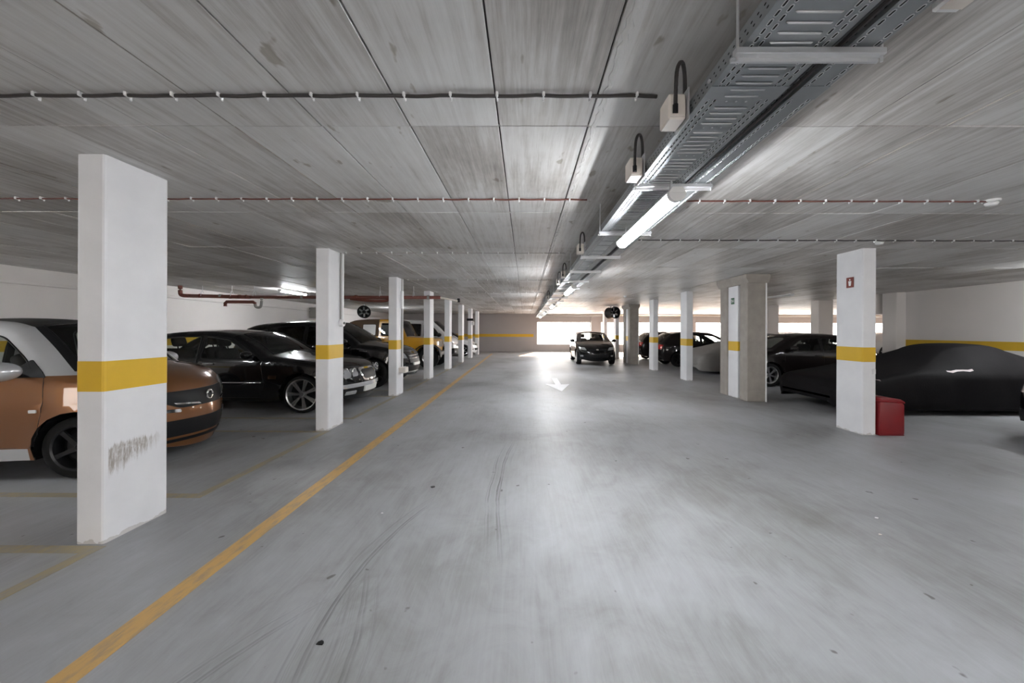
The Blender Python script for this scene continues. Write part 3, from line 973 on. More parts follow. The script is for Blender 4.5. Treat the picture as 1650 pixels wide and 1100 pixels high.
    # patches laid on the shell by casting rays
    def patch(nm, view, poly, mat, off=.004, parent=root, step=.05, rnd=.02, both=False):
        res = []
        for sgn in ((-1, 1) if both else (1,)):
            pl = densify(roundpoly(poly, rnd, 3), step)
            us = [p[0] for p in pl]; zs = [p[1] for p in pl]
            gg = np.array([(a, b) for a in np.arange(min(us), max(us), step) for b in np.arange(min(zs), max(zs), step)] or [(0, -9)])
            gg = gg[inpoly(gg, pl)]
            gg = [tuple(p) for p in gg[segdist(gg, np.array(pl + [pl[0]])) > step * .3]] if len(gg) else []
            v2, tr = cdt([pl], gg)
            cc = np.array([v2[list(t)].mean(0) for t in tr]); inn = inpoly(cc, pl)
            dirv = {'front': Vector((-1, 0, 0)), 'rear': Vector((1, 0, 0)), 'side': Vector((0, -sgn, 0)), 'top': Vector((0, 0, -1))}[view]
            co = []; bad = False
            for (u, v) in v2:
                if view == 'front': o_ = Vector((6, u * sgn, v))
                elif view == 'rear': o_ = Vector((-6, u * sgn, v))
                elif view == 'top': o_ = Vector((u, v * sgn, 6))
                else: o_ = Vector((u, 6 * sgn, v))
                hit = bvh.ray_cast(o_, dirv)
                if hit[0] is None:
                    hit = bvh.find_nearest(o_ + dirv * (6 - (W if view == 'side' else xmax)))
                co.append(hit[0] - dirv * off)
            n0 = len(co)
            bm = bmesh.new()
            vs1 = [bm.verts.new(c) for c in co]
            for t, o_ in zip(tr, inn):
                if o_:
                    try: bm.faces.new([vs1[i] for i in t])
                    except ValueError: pass
            be = [e_ for e_ in bm.edges if len(e_.link_faces) == 1]
            r_ = bmesh.ops.extrude_edge_only(bm, edges=be)
            for g_ in r_['geom']:
                if isinstance(g_, bmesh.types.BMVert): g_.co += dirv * (off + .012)
            bmesh.ops.delete(bm, geom=[v for v in bm.verts if not v.link_faces], context='VERTS')
            bmesh.ops.recalc_face_normals(bm, faces=bm.faces)
            res.append(obj(nm, bm, mat, parent, True, 40))
        return res
    for a in S.get('patches', []):
        if a[2] is None: continue
        patch(a[0], a[1], a[2], a[3] if a[3] is not None else paint, **(a[4] if len(a) > 4 else {}))
    for (nm, q, r_, mat) in S.get('lines', []):
        for sgn in (-1, 1):
            bm = bmesh.new(); tube(bm, on_side(densify(q, .08, False), .002, sgn), r_, 6); obj(nm, bm, mat, root, True)
    # emblem ring etc: (name, y, z, radius, tube radius, material) on the nose
    for (nm, y_, z_, r_, tr_, mat) in S.get('rings', []):
        h = bvh.ray_cast(Vector((6, y_, z_)), Vector((-1, 0, 0)))
        if h[0] is None: continue
        c = h[0] + Vector((.012, 0, 0))
        obj(nm, T([c + Vector((0, r_ * math.cos(a), r_ * math.sin(a))) for a in [2 * PI * k / 20 for k in range(20)]], tr_, 6, True), mat, root, True)
    # wheels, wells, underbody
    tm, rm, dm = wheel_meshes(rw, rw * S.get('rimk', .70), S.get('tw', .20), S.get('spokes', 5), S.get('rim_mat', M_ALLOY), S.get('double', False))
    yw = W * .985 - S.get('tw', .20) / 2 - .015 + S.get('track', 0)
    for ax in axles:
        for sgn in (-1, 1):
            o = bpy.data.objects.new('wheel', tm); link(o, root); o.location = (ax, sgn * yw, rw); o.rotation_euler = (0, 0.3 * ax, 0 if sgn < 0 else PI)
            link(bpy.data.objects.new('rim', rm), o); link(bpy.data.objects.new('brake_disc', dm), o)
            bm = bmesh.new()
            ww = ra + .004
            r0 = []; r1 = []
            for k in range(15):
                a = -.35 + (PI + .7) * k / 14
                zz = max(rw + ww * math.sin(a), sill)
                r0.append(bm.verts.new((ax + ww * math.cos(a), sgn * (W - .04), zz))); r1.append(bm.verts.new((ax + ww * math.cos(a), sgn * (W - .42), zz)))
            for k in range(14): bm.faces.new((r0[k], r0[k + 1], r1[k + 1], r1[k]))
            bm.faces.new(r1)
            obj('wheel_well', bm, M_DARK, root)
    ub = bmesh.new(); wi = W - .42
    box(ub, (xmin + .25, -wi, sill + .0), (xmax - .25, wi, sill + .1))
    box(ub, (axles[0] + ra + .03, -W + .09, sill + .01), (axles[1] - ra - .03, W - .09, sill + .09))
    obj('underbody', ub, M_DARK, root)
    # cabin
    ci = bmesh.new()
    xa, xb = S.get('cabin', (axles[0] + .1, axles[1] - .55))
    zc = belt - .55
    box(ci, (xa, -W + .16, zc - .05), (xb, W - .16, zc))
    obj('cabin_floor', ci, M_INT, root)
    di = bmesh.new()
    box(di, (xb - .32, -W + .16, belt - .34), (xb + S.get('dash', .25), W - .16, belt - .03), .05, 2)
    obj('dashboard', di, M_INT, root)
    if detail:
        sw = bmesh.new()
        M_ = Matrix.Translation((xb - .40, S.get('drive', 1) * W * .42, belt - .05)) @ Matrix.Rotation(-1.15, 4, 'Y')
        tube(sw, [M_ @ Vector((.17 * math.cos(a), .17 * math.sin(a), 0)) for a in [2 * PI * k / 20 for k in range(20)]], .016, 6, True)
        tube(sw, [M_ @ Vector((-.16, 0, 0)), M_ @ Vector((.16, 0, 0))], .018, 6); tube(sw, [M_ @ Vector((0, 0, 0)), M_ @ Vector((0, 0, -.3))], .03, 6)
        obj('steering_wheel', sw, M_INT, root, True)
    rows = S.get('seats', [xb - 1.0, xb - 1.85])
    for n_, xs in enumerate(rows):
        for sgn in (-1, 1):
            y0 = sgn * W * .42
            st = bmesh.new()
            box(st, (xs - .05, y0 - .24, zc + .05), (xs + .48, y0 + .24, zc + .26), .06, 2)
            b_ = bmesh.new(); box(b_, (-.07, y0 - .23, 0), (.07, y0 + .23, .56), .06, 2)
            bmesh.ops.transform(b_, matrix=Matrix.Translation((xs - .02, 0, zc + .18)) @ Matrix.Rotation(-.28, 4, 'Y'), verts=b_.verts); merge(st, b_)
            so = obj('seat', st, M_INT, root, True, 60)
            hb = bmesh.new(); box(hb, (-.05, y0 - .13, .60), (.05, y0 + .13, .78), .045, 2); box(hb, (-.008, y0 - .06, .5), (.008, y0 - .045, .62)); box(hb, (-.008, y0 + .045, .5), (.008, y0 + .06, .62))
            bmesh.ops.transform(hb, matrix=Matrix.Translation((xs - .02, 0, zc + .18)) @ Matrix.Rotation(-.28, 4, 'Y'), verts=hb.verts)
            obj('headrest', hb, M_INT, so, True, 60)
    # interior lining so the inside of the shell is dark
    sel = [t for t in range(len(tris)) if ok[t] and xa < C[t, 0] < xb + .1 and C[t, 1] > zc - .1]
    for sgn in (-1, 1):
        vv, ff = side_obj('lining', sel, M_INT, root, off=-.03, sgn=sgn)
        obj_data('door_lining', vv, ff, M_INT, root, True)
    a, b = rng['roof']
    vv, ff = sub(strip_v, strip_faces(a, b, 1, nt - 2)); vv = [(v[0], v[1], v[2] - .035) for v in vv]
    obj_data('headliner', vv, ff, M_INT, root, True)
    # mirrors
    mx, mz = S.get('mirror', (axles[1] - .75, belt + .06)); ms = S.get('mirror_size', 1.0)
    for sgn in (-1, 1):
        y_ = float(Y([(mx, mz)])[0])
        bm = bmesh.new(); bmesh.ops.create_icosphere(bm, subdivisions=3, radius=1)
        for v in bm.verts:
            x_, yy, z_ = v.co
            if x_ < -.15: x_ = -.15
            v.co = Vector((mx + x_ * .10 * ms, sgn * (y_ + .05 + .105 * ms + yy * .105 * ms), mz + .03 + z_ * .068 * ms))
        mo = obj('side_mirror', bm, S.get('mirror_mat') or paint, root, True, 50)
        obj('mirror_foot', T([(mx + .01, sgn * (y_ - .03), mz - .03), (mx, sgn * (y_ + .06), mz - .015), (mx, sgn * (y_ + .14), mz - .02)], .025, 8), M_DARK, mo, True)
        obj('mirror_glass', B((mx - .02 * ms, sgn * (y_ + .07), mz - .01), (mx - .017 * ms, sgn * (y_ + .06 + .19 * ms), mz + .07), .001), M_LENS, mo)
    return root, patch, Y

def mirror_x(poly): return [(-x, z) for x, z in poly]
rect = lambda y0, z0, y1, z1: [(y0, z0), (y1, z0), (y1, z1), (y0, z1)]

SALOON = dict(W=.93, belt=.93, sill=.21, rw=.325, ra=.385, axles=(-1.38, 1.66), tum=.34, r=.10,
    rear=[(-2.40, .26), (-2.47, .5), (-2.46, .78), (-2.38, .93), (-2.15, .99), (-1.92, 1.02)], rglass=[(-1.92, 1.02), (-1.62, 1.18), (-1.30, 1.32)],
    roof=[(-1.30, 1.32), (-.75, 1.40), (-.15, 1.425), (.22, 1.395), (.40, 1.36)], wind=[(.40, 1.36), (.72, 1.19), (1.02, .995)],
    front=[(1.02, .995), (1.6, .925), (2.0, .86), (2.22, .78), (2.32, .66), (2.35, .5), (2.34, .34), (2.28, .22)],
    windows=[[(-.12, .95), (.80, .95), (.52, 1.14), (.30, 1.27), (-.12, 1.325)], [(-.20, .95), (-.20, 1.325), (-.60, 1.315), (-1.10, 1.26), (-1.14, .96)], [(-1.18, .96), (-1.15, 1.25), (-1.30, 1.21), (-1.56, 1.05)]],
    doors=[[(-.16, .27), (.95, .27), (1.02, .5), (.95, .92), (.40, 1.285), (.30, 1.30), (-.16, 1.345)], [(-.17, .27), (-.17, 1.345), (-.6, 1.335), (-1.145, 1.275), (-1.16, .8), (-.9, .6), (-.86, .27)]],
    handles=[(0.05, .86), (-.86, .86)], handle_mat=M_CHROME, mirror=(.78, .99), crown=dict(front=.16, rear=.13), taper_f=(.9, .17),
    lines=[('chrome_side_strip', [(-.95, .535), (.98, .535)], .010, M_CHROME)], spokes=7, double=True, rimk=.82,
    patches=[('headlight', 'front', [(.40, .60), (.56, .60), (.56, .74), (.40, .74)], M_LENS, dict(both=True, rnd=.07, off=.02)), ('headlight', 'front', [(.575, .58), (.77, .58), (.77, .75), (.575, .76)], M_LENS, dict(both=True, rnd=.08, off=.02)),
             ('grille', 'front', [(-.30, .50), (.30, .50), (.33, .74), (-.33, .74)], M_CHROME, dict(rnd=.1, off=.015)), ('grille_mesh', 'front', [(-.26, .53), (.26, .53), (.29, .71), (-.29, .71)], M_DARK, dict(rnd=.08, off=.02)),
             ('front_bumper', 'front', [(-.84, .40), (.84, .40), (.84, .475), (-.84, .475)], M_CHROME, dict(off=.035)), ('fog_lamp', 'front', rect(.45, .27, .68, .34), M_LENS, dict(both=True)), ('number_plate', 'front', rect(-.26, .29, .26, .395), M_PLATE, dict(off=.03, rnd=.01)),
             ('tail_lamp', 'rear', [(.5, .62), (.78, .62), (.78, .86), (.5, .86)], M_REDL, dict(both=True)), ('number_plate', 'rear', rect(-.26, .68, .26, .79), M_PLATE, dict(rnd=.01)),
             ('side_vent', 'side', rect(1.10, .60, 1.24, .66), M_CHROME, dict(both=True))],
    rings=[('headlight_ring', .48, .67, .075, .012, M_CHROME), ('headlight_ring', -.48, .67, .075, .012, M_CHROME), ('headlight_ring', .675, .665, .09, .013, M_CHROME), ('headlight_ring', -.675, .665, .09, .013, M_CHROME)])

SUV = dict(W=.96, belt=1.06, sill=.28, rw=.36, ra=.43, axles=(-1.36, 1.54), tum=.34, r=.11, cat='car',
    rear=[(-1.98, .34), (-2.08, .6), (-2.08, .88), (-2.02, 1.08)], rglass=[(-2.02, 1.08), (-1.92, 1.32), (-1.76, 1.50)],
    roof=[(-1.76, 1.50), (-1.4, 1.60), (-.6, 1.67), (0, 1.66), (.40, 1.60)], wind=[(.40, 1.60), (.8, 1.36), (1.15, 1.11)],
    front=[(1.15, 1.11), (1.6, 1.06), (1.95, .98), (2.14, .87), (2.22, .68), (2.23, .5), (2.18, .32)],
    windows=[[(-.15, 1.08), (.92, 1.08), (.62, 1.29), (.36, 1.47), (-.15, 1.56)], [(-.23, 1.08), (-.23, 1.56), (-.7, 1.55), (-1.1, 1.49), (-1.1, 1.10)], [(-1.18, 1.10), (-1.18, 1.47), (-1.5, 1.41), (-1.68, 1.16)]],
    doors=[[(-.19, .36), (.92, .36), (1.02, .6), (1.0, 1.06), (.42, 1.50), (-.19, 1.58)], [(-.20, .36), (-.20, 1.58), (-.7, 1.57), (-1.13, 1.51), (-1.14, .85), (-.92, .62), (-.88, .36)]],
    handles=[(.02, .98), (-.9, .98)], mirror=(.85, 1.13), mirror_size=1.2, crown=dict(front=.15, rear=.12), taper_f=(.8, .18), rim_mat=M_BRIM, rimk=.74, glass=M_DGLASS,
    patches=[('headlight', 'front', [(.50, .72), (.82, .75), (.84, .86), (.56, .87)], M_LENS, dict(both=True, off=.012)), ('grille', 'front', [(-.42, .60), (.42, .60), (.46, .84), (-.46, .84)], M_DARK, dict(off=.01)),
             ('grille_bar', 'front', rect(-.42, .70, .42, .73), M_CHROME, dict(off=.022)), ('grille_bar', 'front', rect(-.42, .78, .42, .80), M_CHROME, dict(off=.022)), ('lower_grille', 'front', rect(-.6, .40, .6, .52), M_DARK, dict(off=.008)),
             ('fog_lamp', 'front', rect(.62, .48, .80, .54), M_CHROME, dict(both=True, off=.02)), ('chrome_lip', 'front', rect(-.7, .35, .7, .38), M_CHROME, dict(off=.015, rnd=.01)), ('number_plate', 'front', rect(-.26, .53, .26, .6), M_PLATE, dict(off=.03, rnd=.01)),
             ('side_indicator', 'side', [(1.20, .93), (1.40, .91), (1.40, .93), (1.22, .96)], M_CHROME, dict(both=True, rnd=.01)), ('tail_lamp', 'rear', [(.55, .82), (.85, .82), (.85, 1.0), (.55, 1.0)], M_REDL, dict(both=True))])

HATCH = dict(W=.85, belt=.93, sill=.22, rw=.31, ra=.365, axles=(-1.18, 1.28), tum=.36, r=.10,
    rear=[(-1.82, .28), (-1.9, .52), (-1.89, .8), (-1.80, .98)], rglass=[(-1.80, .98), (-1.64, 1.18), (-1.42, 1.34)],
    roof=[(-1.42, 1.34), (-1.05, 1.405), (-.4, 1.42), (.08, 1.39), (.28, 1.345)], wind=[(.28, 1.345), (.65, 1.16), (1.0, .965)],
    front=[(1.0, .965), (1.35, .90), (1.62, .81), (1.77, .68), (1.82, .52), (1.81, .36), (1.75, .23)],
    windows=[[(-.22, .95), (.76, .95), (.50, 1.12), (.26, 1.255), (-.22, 1.31)], [(-.30, .95), (-.30, 1.31), (-.75, 1.30), (-1.02, 1.24), (-1.10, .99)]],
    doors=[[(-.26, .28), (.78, .28), (.86, .5), (.84, .92), (.32, 1.27), (-.26, 1.33)], [(-.27, .28), (-.27, 1.33), (-.76, 1.32), (-1.06, 1.25), (-1.13, .95), (-.88, .6), (-.8, .28)]],
    handles=[(-.1, .84), (-.9, .86)], mirror=(.72, .99), crown=dict(front=.15, rear=.12, wind=.1), taper_f=(.8, .19),
    patches=[('headlight', 'front', [(.44, .63), (.74, .66), (.77, .77), (.52, .75)], M_LENS, dict(both=True, off=.012)), ('grille', 'front', [(-.36, .62), (.36, .62), (.42, .70), (-.42, .70)], M_DARK, dict(off=.01)), ('badge', 'front', rect(-.05, .635, .05, .69), M_CHROME, dict(off=.02)),
             ('lower_grille', 'front', [(-.45, .33), (.45, .33), (.52, .46), (-.52, .46)], M_DARK, dict(off=.008)), ('fog_lamp', 'front', rect(.58, .36, .70, .43), M_LENS, dict(both=True, rnd=.05)),
             ('tail_lamp', 'rear', [(.42, .72), (.74, .72), (.76, .90), (.52, .92)], M_REDL, dict(both=True, off=.012)), ('number_plate', 'rear', rect(-.26, .62, .26, .73), M_PLATE, dict(rnd=.01)), ('rear_bumper_trim', 'rear', rect(-.7, .36, .7, .46), M_DARK)])

MICRO = dict(W=.82, belt=.93, sill=.20, rw=.31, ra=.355, axles=(-1.38, 1.06), tum=.36, r=.11,
    rear=[(-1.62, .28), (-1.69, .52), (-1.68, .82), (-1.58, 1.0)], rglass=[(-1.58, 1.0), (-1.42, 1.18), (-1.24, 1.29)],
    roof=[(-1.24, 1.29), (-.9, 1.365), (-.3, 1.39), (.1, 1.365), (.30, 1.31)], wind=[(.30, 1.31), (.62, 1.15), (.92, .965)],
    front=[(.92, .965), (1.2, .90), (1.44, .80), (1.58, .66), (1.63, .5), (1.62, .34), (1.56, .21)],
    windows=[[(-.30, .95), (.48, .95), (.42, 1.08), (.22, 1.22), (-.02, 1.27), (-.30, 1.28)], [(-.36, .95), (-.36, 1.28), (-.75, 1.26), (-1.0, 1.18), (-1.05, 1.0)]],
    doors=[[(-.34, .27), (.60, .27), (.70, .5), (.66, .92), (.30, 1.24), (-.02, 1.29), (-.34, 1.30)]], handles=[(-.2, .83)], mirror=(.50, .99), crown=dict(front=.17, rear=.13), taper_f=(.8, .22), cabin=(-1.2, .5), rear_glass=M_GLASS,
    patches=[('headlight', 'front', [(.44, .60), (.70, .64), (.70, .79), (.52, .77)], M_LENS, dict(both=True, off=.012)), ('grille', 'front', [(-.40, .44), (.40, .44), (.46, .54), (-.46, .54)], M_DARK, dict(off=.01, rnd=.04)), ('badge', 'front', rect(-.06, .66, .06, .71), M_CHROME, dict(off=.01, rnd=.03)),
             ('front_bumper', 'front', [(-.62, .30), (.62, .30), (.66, .40), (-.66, .40)], M_DARK, dict(off=.012)), ('side_indicator', 'side', rect(.70, .66, .77, .69), M_CHROME, dict(both=True, rnd=.008)), ('sill_strip', 'side', rect(-.95, .205, .65, .235), M_ALLOY, dict(both=True, rnd=.005)),
             ('tail_lamp', 'rear', [(.42, .72), (.68, .72), (.68, .95), (.48, .95)], M_REDL, dict(both=True))])

CITY = dict(W=.83, belt=.99, sill=.20, rw=.30, ra=.355, axles=(-1.18, .69), tum=.26, r=.10, shoulder=.015,
    rear=[(-1.20, .28), (-1.25, .5), (-1.25, .8), (-1.2, 1.0)], rglass=[(-1.2, 1.0), (-1.12, 1.24), (-1.04, 1.40)],
    roof=[(-1.04, 1.40), (-.8, 1.49), (-.4, 1.535), (-.05, 1.52), (.14, 1.47)], wind=[(.14, 1.47), (.36, 1.26), (.57, 1.03)],
    front=[(.57, 1.03), (.82, .985), (1.02, .91), (1.13, .80), (1.17, .66), (1.19, .48), (1.17, .32), (1.12, .19)],
    windows=[[(-.62, 1.01), (.34, 1.01), (.24, 1.16), (.02, 1.37), (-.2, 1.42), (-.6, 1.42)]],
    doors=[[(-.68, .325), (.33, .325), (.40, .45), (.44, .75), (.43, .995), (-.68, .995)]], handles=[(-.52, .90)], mirror=(.24, 1.03), mirror_size=1.3, crown=dict(front=.20, rear=.10, wind=.10), taper_f=(.75, .26), hoodcrown=.05,
    rim_mat=M_BRIM, rimk=.72, crease=(.70,), cabin=(-1.0, .30), dash=.2, seats=[-.55],
    patches=[('mirror_triangle', 'side', [(.10, 1.0), (.45, .985), (.29, 1.16)], M_DARK, dict(both=True, off=.008)), ('side_indicator', 'side', rect(.335, .655, .395, .685), M_WPL, dict(both=True, rnd=.008, off=.008)),
             ('grille', 'front', [(-.36, .58), (.36, .58), (.50, .66), (.48, .765), (-.48, .765), (-.50, .66)], M_DARK, dict(off=.012, rnd=.03)), ('headlight', 'front', [(.515, .62), (.62, .66), (.66, .80), (.60, .86), (.53, .80)], M_LENS, dict(both=True, off=.016, rnd=.04)),
             ('grille_wing', 'front', [(.16, .595), (.40, .625), (.42, .645), (.18, .615)], M_CHROME, dict(both=True, off=.022, rnd=.008)),
             ('lower_grille', 'front', [(-.52, .27), (.52, .27), (.56, .45), (-.56, .45)], M_DARK, dict(off=.010, rnd=.03)), ('fog_lamp', 'front', rect(.50, .36, .60, .45), M_LENS, dict(both=True, off=.022, rnd=.045)), ('running_lamp', 'front', [(.36, .535), (.64, .565), (.64, .60), (.36, .57)], M_CHROME, dict(both=True, off=.014, rnd=.01)),
             ('front_lip', 'front', rect(-.6, .205, .6, .24), M_DARK, dict(off=.01)), ('tail_lamp', 'rear', rect(.4, .7, .65, .9), M_REDL, dict(both=True))],
    rings=[('emblem', 0, .675, .050, .013, M_CHROME)])

JEEP = dict(W=.80, belt=1.20, sill=.52, rw=.40, ra=.50, axles=(-.95, 1.48), tum=.16, r=.045, shoulder=.01, lip=.0, zm=.95, cat='car',
    rear=[(-1.80, .55), (-1.83, .85), (-1.81, 1.16)], rglass=[(-1.81, 1.16), (-1.72, 1.5), (-1.58, 1.76)],
    roof=[(-1.58, 1.76), (-1.25, 1.85), (-.3, 1.87), (.18, 1.85), (.34, 1.81)], wind=[(.34, 1.81), (.48, 1.52), (.62, 1.21)],
    front=[(.62, 1.21), (1.1, 1.18), (1.6, 1.13), (1.74, 1.06), (1.77, .9), (1.76, .6)],
    windows=[[(-.34, 1.25), (.47, 1.25), (.29, 1.70), (-.34, 1.73)], [(-.55, 1.26), (-.55, 1.68), (-1.05, 1.68), (-1.05, 1.26)], [(-1.30, 1.28), (-1.30, 1.66), (-1.52, 1.60), (-1.62, 1.28)]],
    doors=[[(-.42, .58), (.50, .58), (.56, .75), (.56, 1.20), (.34, 1.755), (-.42, 1.78)]], handles=[(-.30, 1.08)], mirror=(.45, 1.22), mirror_size=1.25, mirror_mat=M_DARK, handle_mat=M_DARK,
    taper_f=(1.0, .20), taper_r=(.2, .02), crown=dict(front=.02, rear=.02, rglass=.03, wind=.02, roof=.03), tw=.26, track=.08, rimk=.52, spokes=5, cabin=(-1.5, .42),
    patches=[('headlight', 'front', [(.36, .86), (.54, .86), (.54, 1.04), (.36, 1.04)], M_LENS, dict(both=True, rnd=.085, off=.02)), ('indicator', 'front', rect(.42, .76, .52, .82), M_ORL, dict(both=True))]
        + [('grille_slot', 'front', rect(-.30 + k * .09, .80, -.25 + k * .09, 1.05), M_DARK, dict(off=.004, rnd=.02)) for k in range(7)])
def jeep_extras(root, flare):
    for ax in JEEP['axles']:
        for s in (-1, 1):
            bm = bmesh.new(); inner = []; outer = []
            for k in range(11):
                a = .05 + (PI - .1) * k / 10
                x = ax + .52 * math.cos(a); z = .40 + .50 * max(0, math.sin(a)) ** .75
                inner.append((bm.verts.new((x, s * .72, z + .015)), bm.verts.new((x, s * .72, z + .045))))
                outer.append((bm.verts.new((x, s * 1.02, z - .015)), bm.verts.new((x, s * 1.02, z + .015))))
            for k in range(10):
                bm.faces.new((inner[k][1], inner[k + 1][1], outer[k + 1][1], outer[k][1])); bm.faces.new((inner[k][0], outer[k][0], outer[k + 1][0], inner[k + 1][0]))
                bm.faces.new((outer[k][0], outer[k][1], outer[k + 1][1], outer[k + 1][0]))
            obj('fender_flare', bm, flare, root, True, 40)
    obj('front_bumper', B((1.80, -.78, .50), (1.98, .78, .66), .03, 2), M_DARK, root)
    obj('rear_bumper', B((-1.98, -.70, .50), (-1.84, .70, .64), .03, 2), M_DARK, root)
    bm = bmesh.new(); lathe(bm, [(0, -.08), (.22, -.08), (.26, -.11), (.37, -.11), (.39, 0), (.37, .11), (0, .11)], 24, Matrix.Translation((-2.0, 0, 1.05)) @ Matrix.Rotation(PI / 2, 4, 'Z'))
    obj('spare_wheel', bm, M_TYRE, root, True, 40)
    obj('running_board', B((-.42, -.90, .40), (.95, .90, .45), .015), M_DARK, root)

VAN = dict(W=.93, belt=1.15, sill=.28, rw=.33, ra=.39, axles=(-1.25, 1.42), tum=.16, r=.09, cat='van',
    rear=[(-2.2, .35), (-2.25, .8), (-2.24, 1.12)], rglass=[(-2.24, 1.12), (-2.21, 1.42), (-2.13, 1.74)],
    roof=[(-2.13, 1.74), (-1.95, 1.89), (-.5, 1.94), (.8, 1.92), (1.15, 1.85)], wind=[(1.15, 1.85), (1.52, 1.5), (1.85, 1.15)],
    front=[(1.85, 1.15), (2.02, 1.06), (2.12, .86), (2.15, .6), (2.13, .34)],
    windows=[[(.72, 1.19), (1.52, 1.19), (1.28, 1.5), (1.06, 1.72), (.72, 1.76)], [(.60, 1.19), (.60, 1.76), (-.35, 1.77), (-.35, 1.19)], [(-.5, 1.19), (-.5, 1.77), (-1.9, 1.72), (-1.95, 1.19)]],
    doors=[[(.66, .36), (1.0, .36), (1.04, .6), (1.55, 1.12), (1.30, 1.52), (1.08, 1.76), (.66, 1.80)], [(-.42, .36), (.64, .36), (.64, 1.80), (-.42, 1.81)]], handles=[(.80, 1.02), (.48, 1.02)], handle_mat=M_DARK, mirror=(1.48, 1.22), mirror_size=1.4, mirror_mat=M_DARK,
    glass=M_DGLASS, crown=dict(front=.14, rear=.04, rglass=.04, wind=.10), taper_f=(.7, .16), taper_r=(.3, .03), cabin=(-1.8, 1.35),
    patches=[('headlight', 'front', [(.50, .76), (.80, .80), (.82, .94), (.56, .92)], M_LENS, dict(both=True, off=.012)), ('grille', 'front', rect(-.5, .70, .5, .82), M_DARK, dict(off=.01)), ('front_bumper', 'front', rect(-.82, .34, .82, .62), M_DARK, dict(off=.02)),
             ('fog_lamp', 'front', rect(.55, .42, .70, .5), M_LENS, dict(both=True, off=.03)), ('side_strip', 'side', rect(-.8, .52, .95, .60), M_DARK, dict(both=True, off=.01)), ('tail_lamp', 'rear', rect(.70, .8, .86, 1.2), M_REDL, dict(both=True))])
# left row, noses towards the lane
build_car('city_car', dict(CITY, roof_mat=M_DARK, edge_mat=M_DARK, mirror_mat=P_SILVER, regions=[
    ('silver_cell', P_SILVER, [(-1.4, 1.0), (-.69, 1.0), (-.69, .32), (-.9, .19), (.31, .19), (.31, .315), (-.685, .32), (-.685, 1.0), (.66, 1.0), (.60, 1.6), (-1.4, 1.6)])]),
    (-5.15, 4.25, 0), math.radians(10), P_ORANGE, 'small copper orange car with silver pillars and sill, behind the nearest left column')
build_car('saloon_car', SALOON, (-5.55, 7.36, 0), 0, P_BLACK, 'glossy black saloon with chrome trim and silver wheels behind the second left column')
build_car('suv_car', SUV, (-5.33, 10.18, 0), 0, P_BLACK, 'large black suv with chrome grille behind the third left column')
r_, _, _ = build_car('off_road_car', dict(JEEP, roof_mat=M_CANVAS, soft=True, rear_glass=M_VINYL, nfront=1, regions=[('soft_top', M_CANVAS, [(-2, 1.22), (-.43, 1.22), (-.43, 2.0), (-2, 2.0)])]),
    (-5.18, 15.0, 0), 0, P_YELLOW, 'mustard yellow off-roader with brown canvas top')
jeep_extras(r_, M_DARK)
build_car('van', VAN, (-5.5, 18.35, 0), 0, P_WHITE, 'tall white van with dark windows past the mustard off-roader')
build_car('hatchback_car', HATCH, (-4.75, 21.9, 0), 0, P_WHITE, 'white hatchback at the far end of the left row')
# the lane and the right side
build_car('hatchback_car', HATCH, (3.12, 17.7, 0), math.radians(-91.5), P_BLACK, 'black hatchback standing in the lane and facing the viewer')
build_car('hatchback_car', dict(HATCH, rim_mat=M_BRIM), (7.45, 16.0, 0), 0, P_DARK, 'dark brown hatchback with red tail lamp, parked nose-in behind the white columns')
build_car('hatchback_car', HATCH, (7.6, 19.1, 0), 0, P_DARK, 'dark hatchback seen between the farther portal and a white column')
build_car('micro_car', dict(MICRO, double=True, spokes=6), (7.50, 10.6, 0), PI, P_DARK, 'black three-door hatchback with silver wheels behind the nearer portal')
build_car('micro_car', MICRO, (8.45, 4.55, 0), PI, P_BLACK, 'black car of which only the nose tip shows at the right edge')
build_car('hatchback_car', HATCH, (14.6, 20.2, 0), 0, P_SILVER, 'silver hatchback far behind the black three-door hatchback', detail=False)
build_car('hatchback_car', HATCH, (21.6, 22.5, 0), .2, P_SILVER, 'pale car far away by the windows beyond the right wall', detail=False)

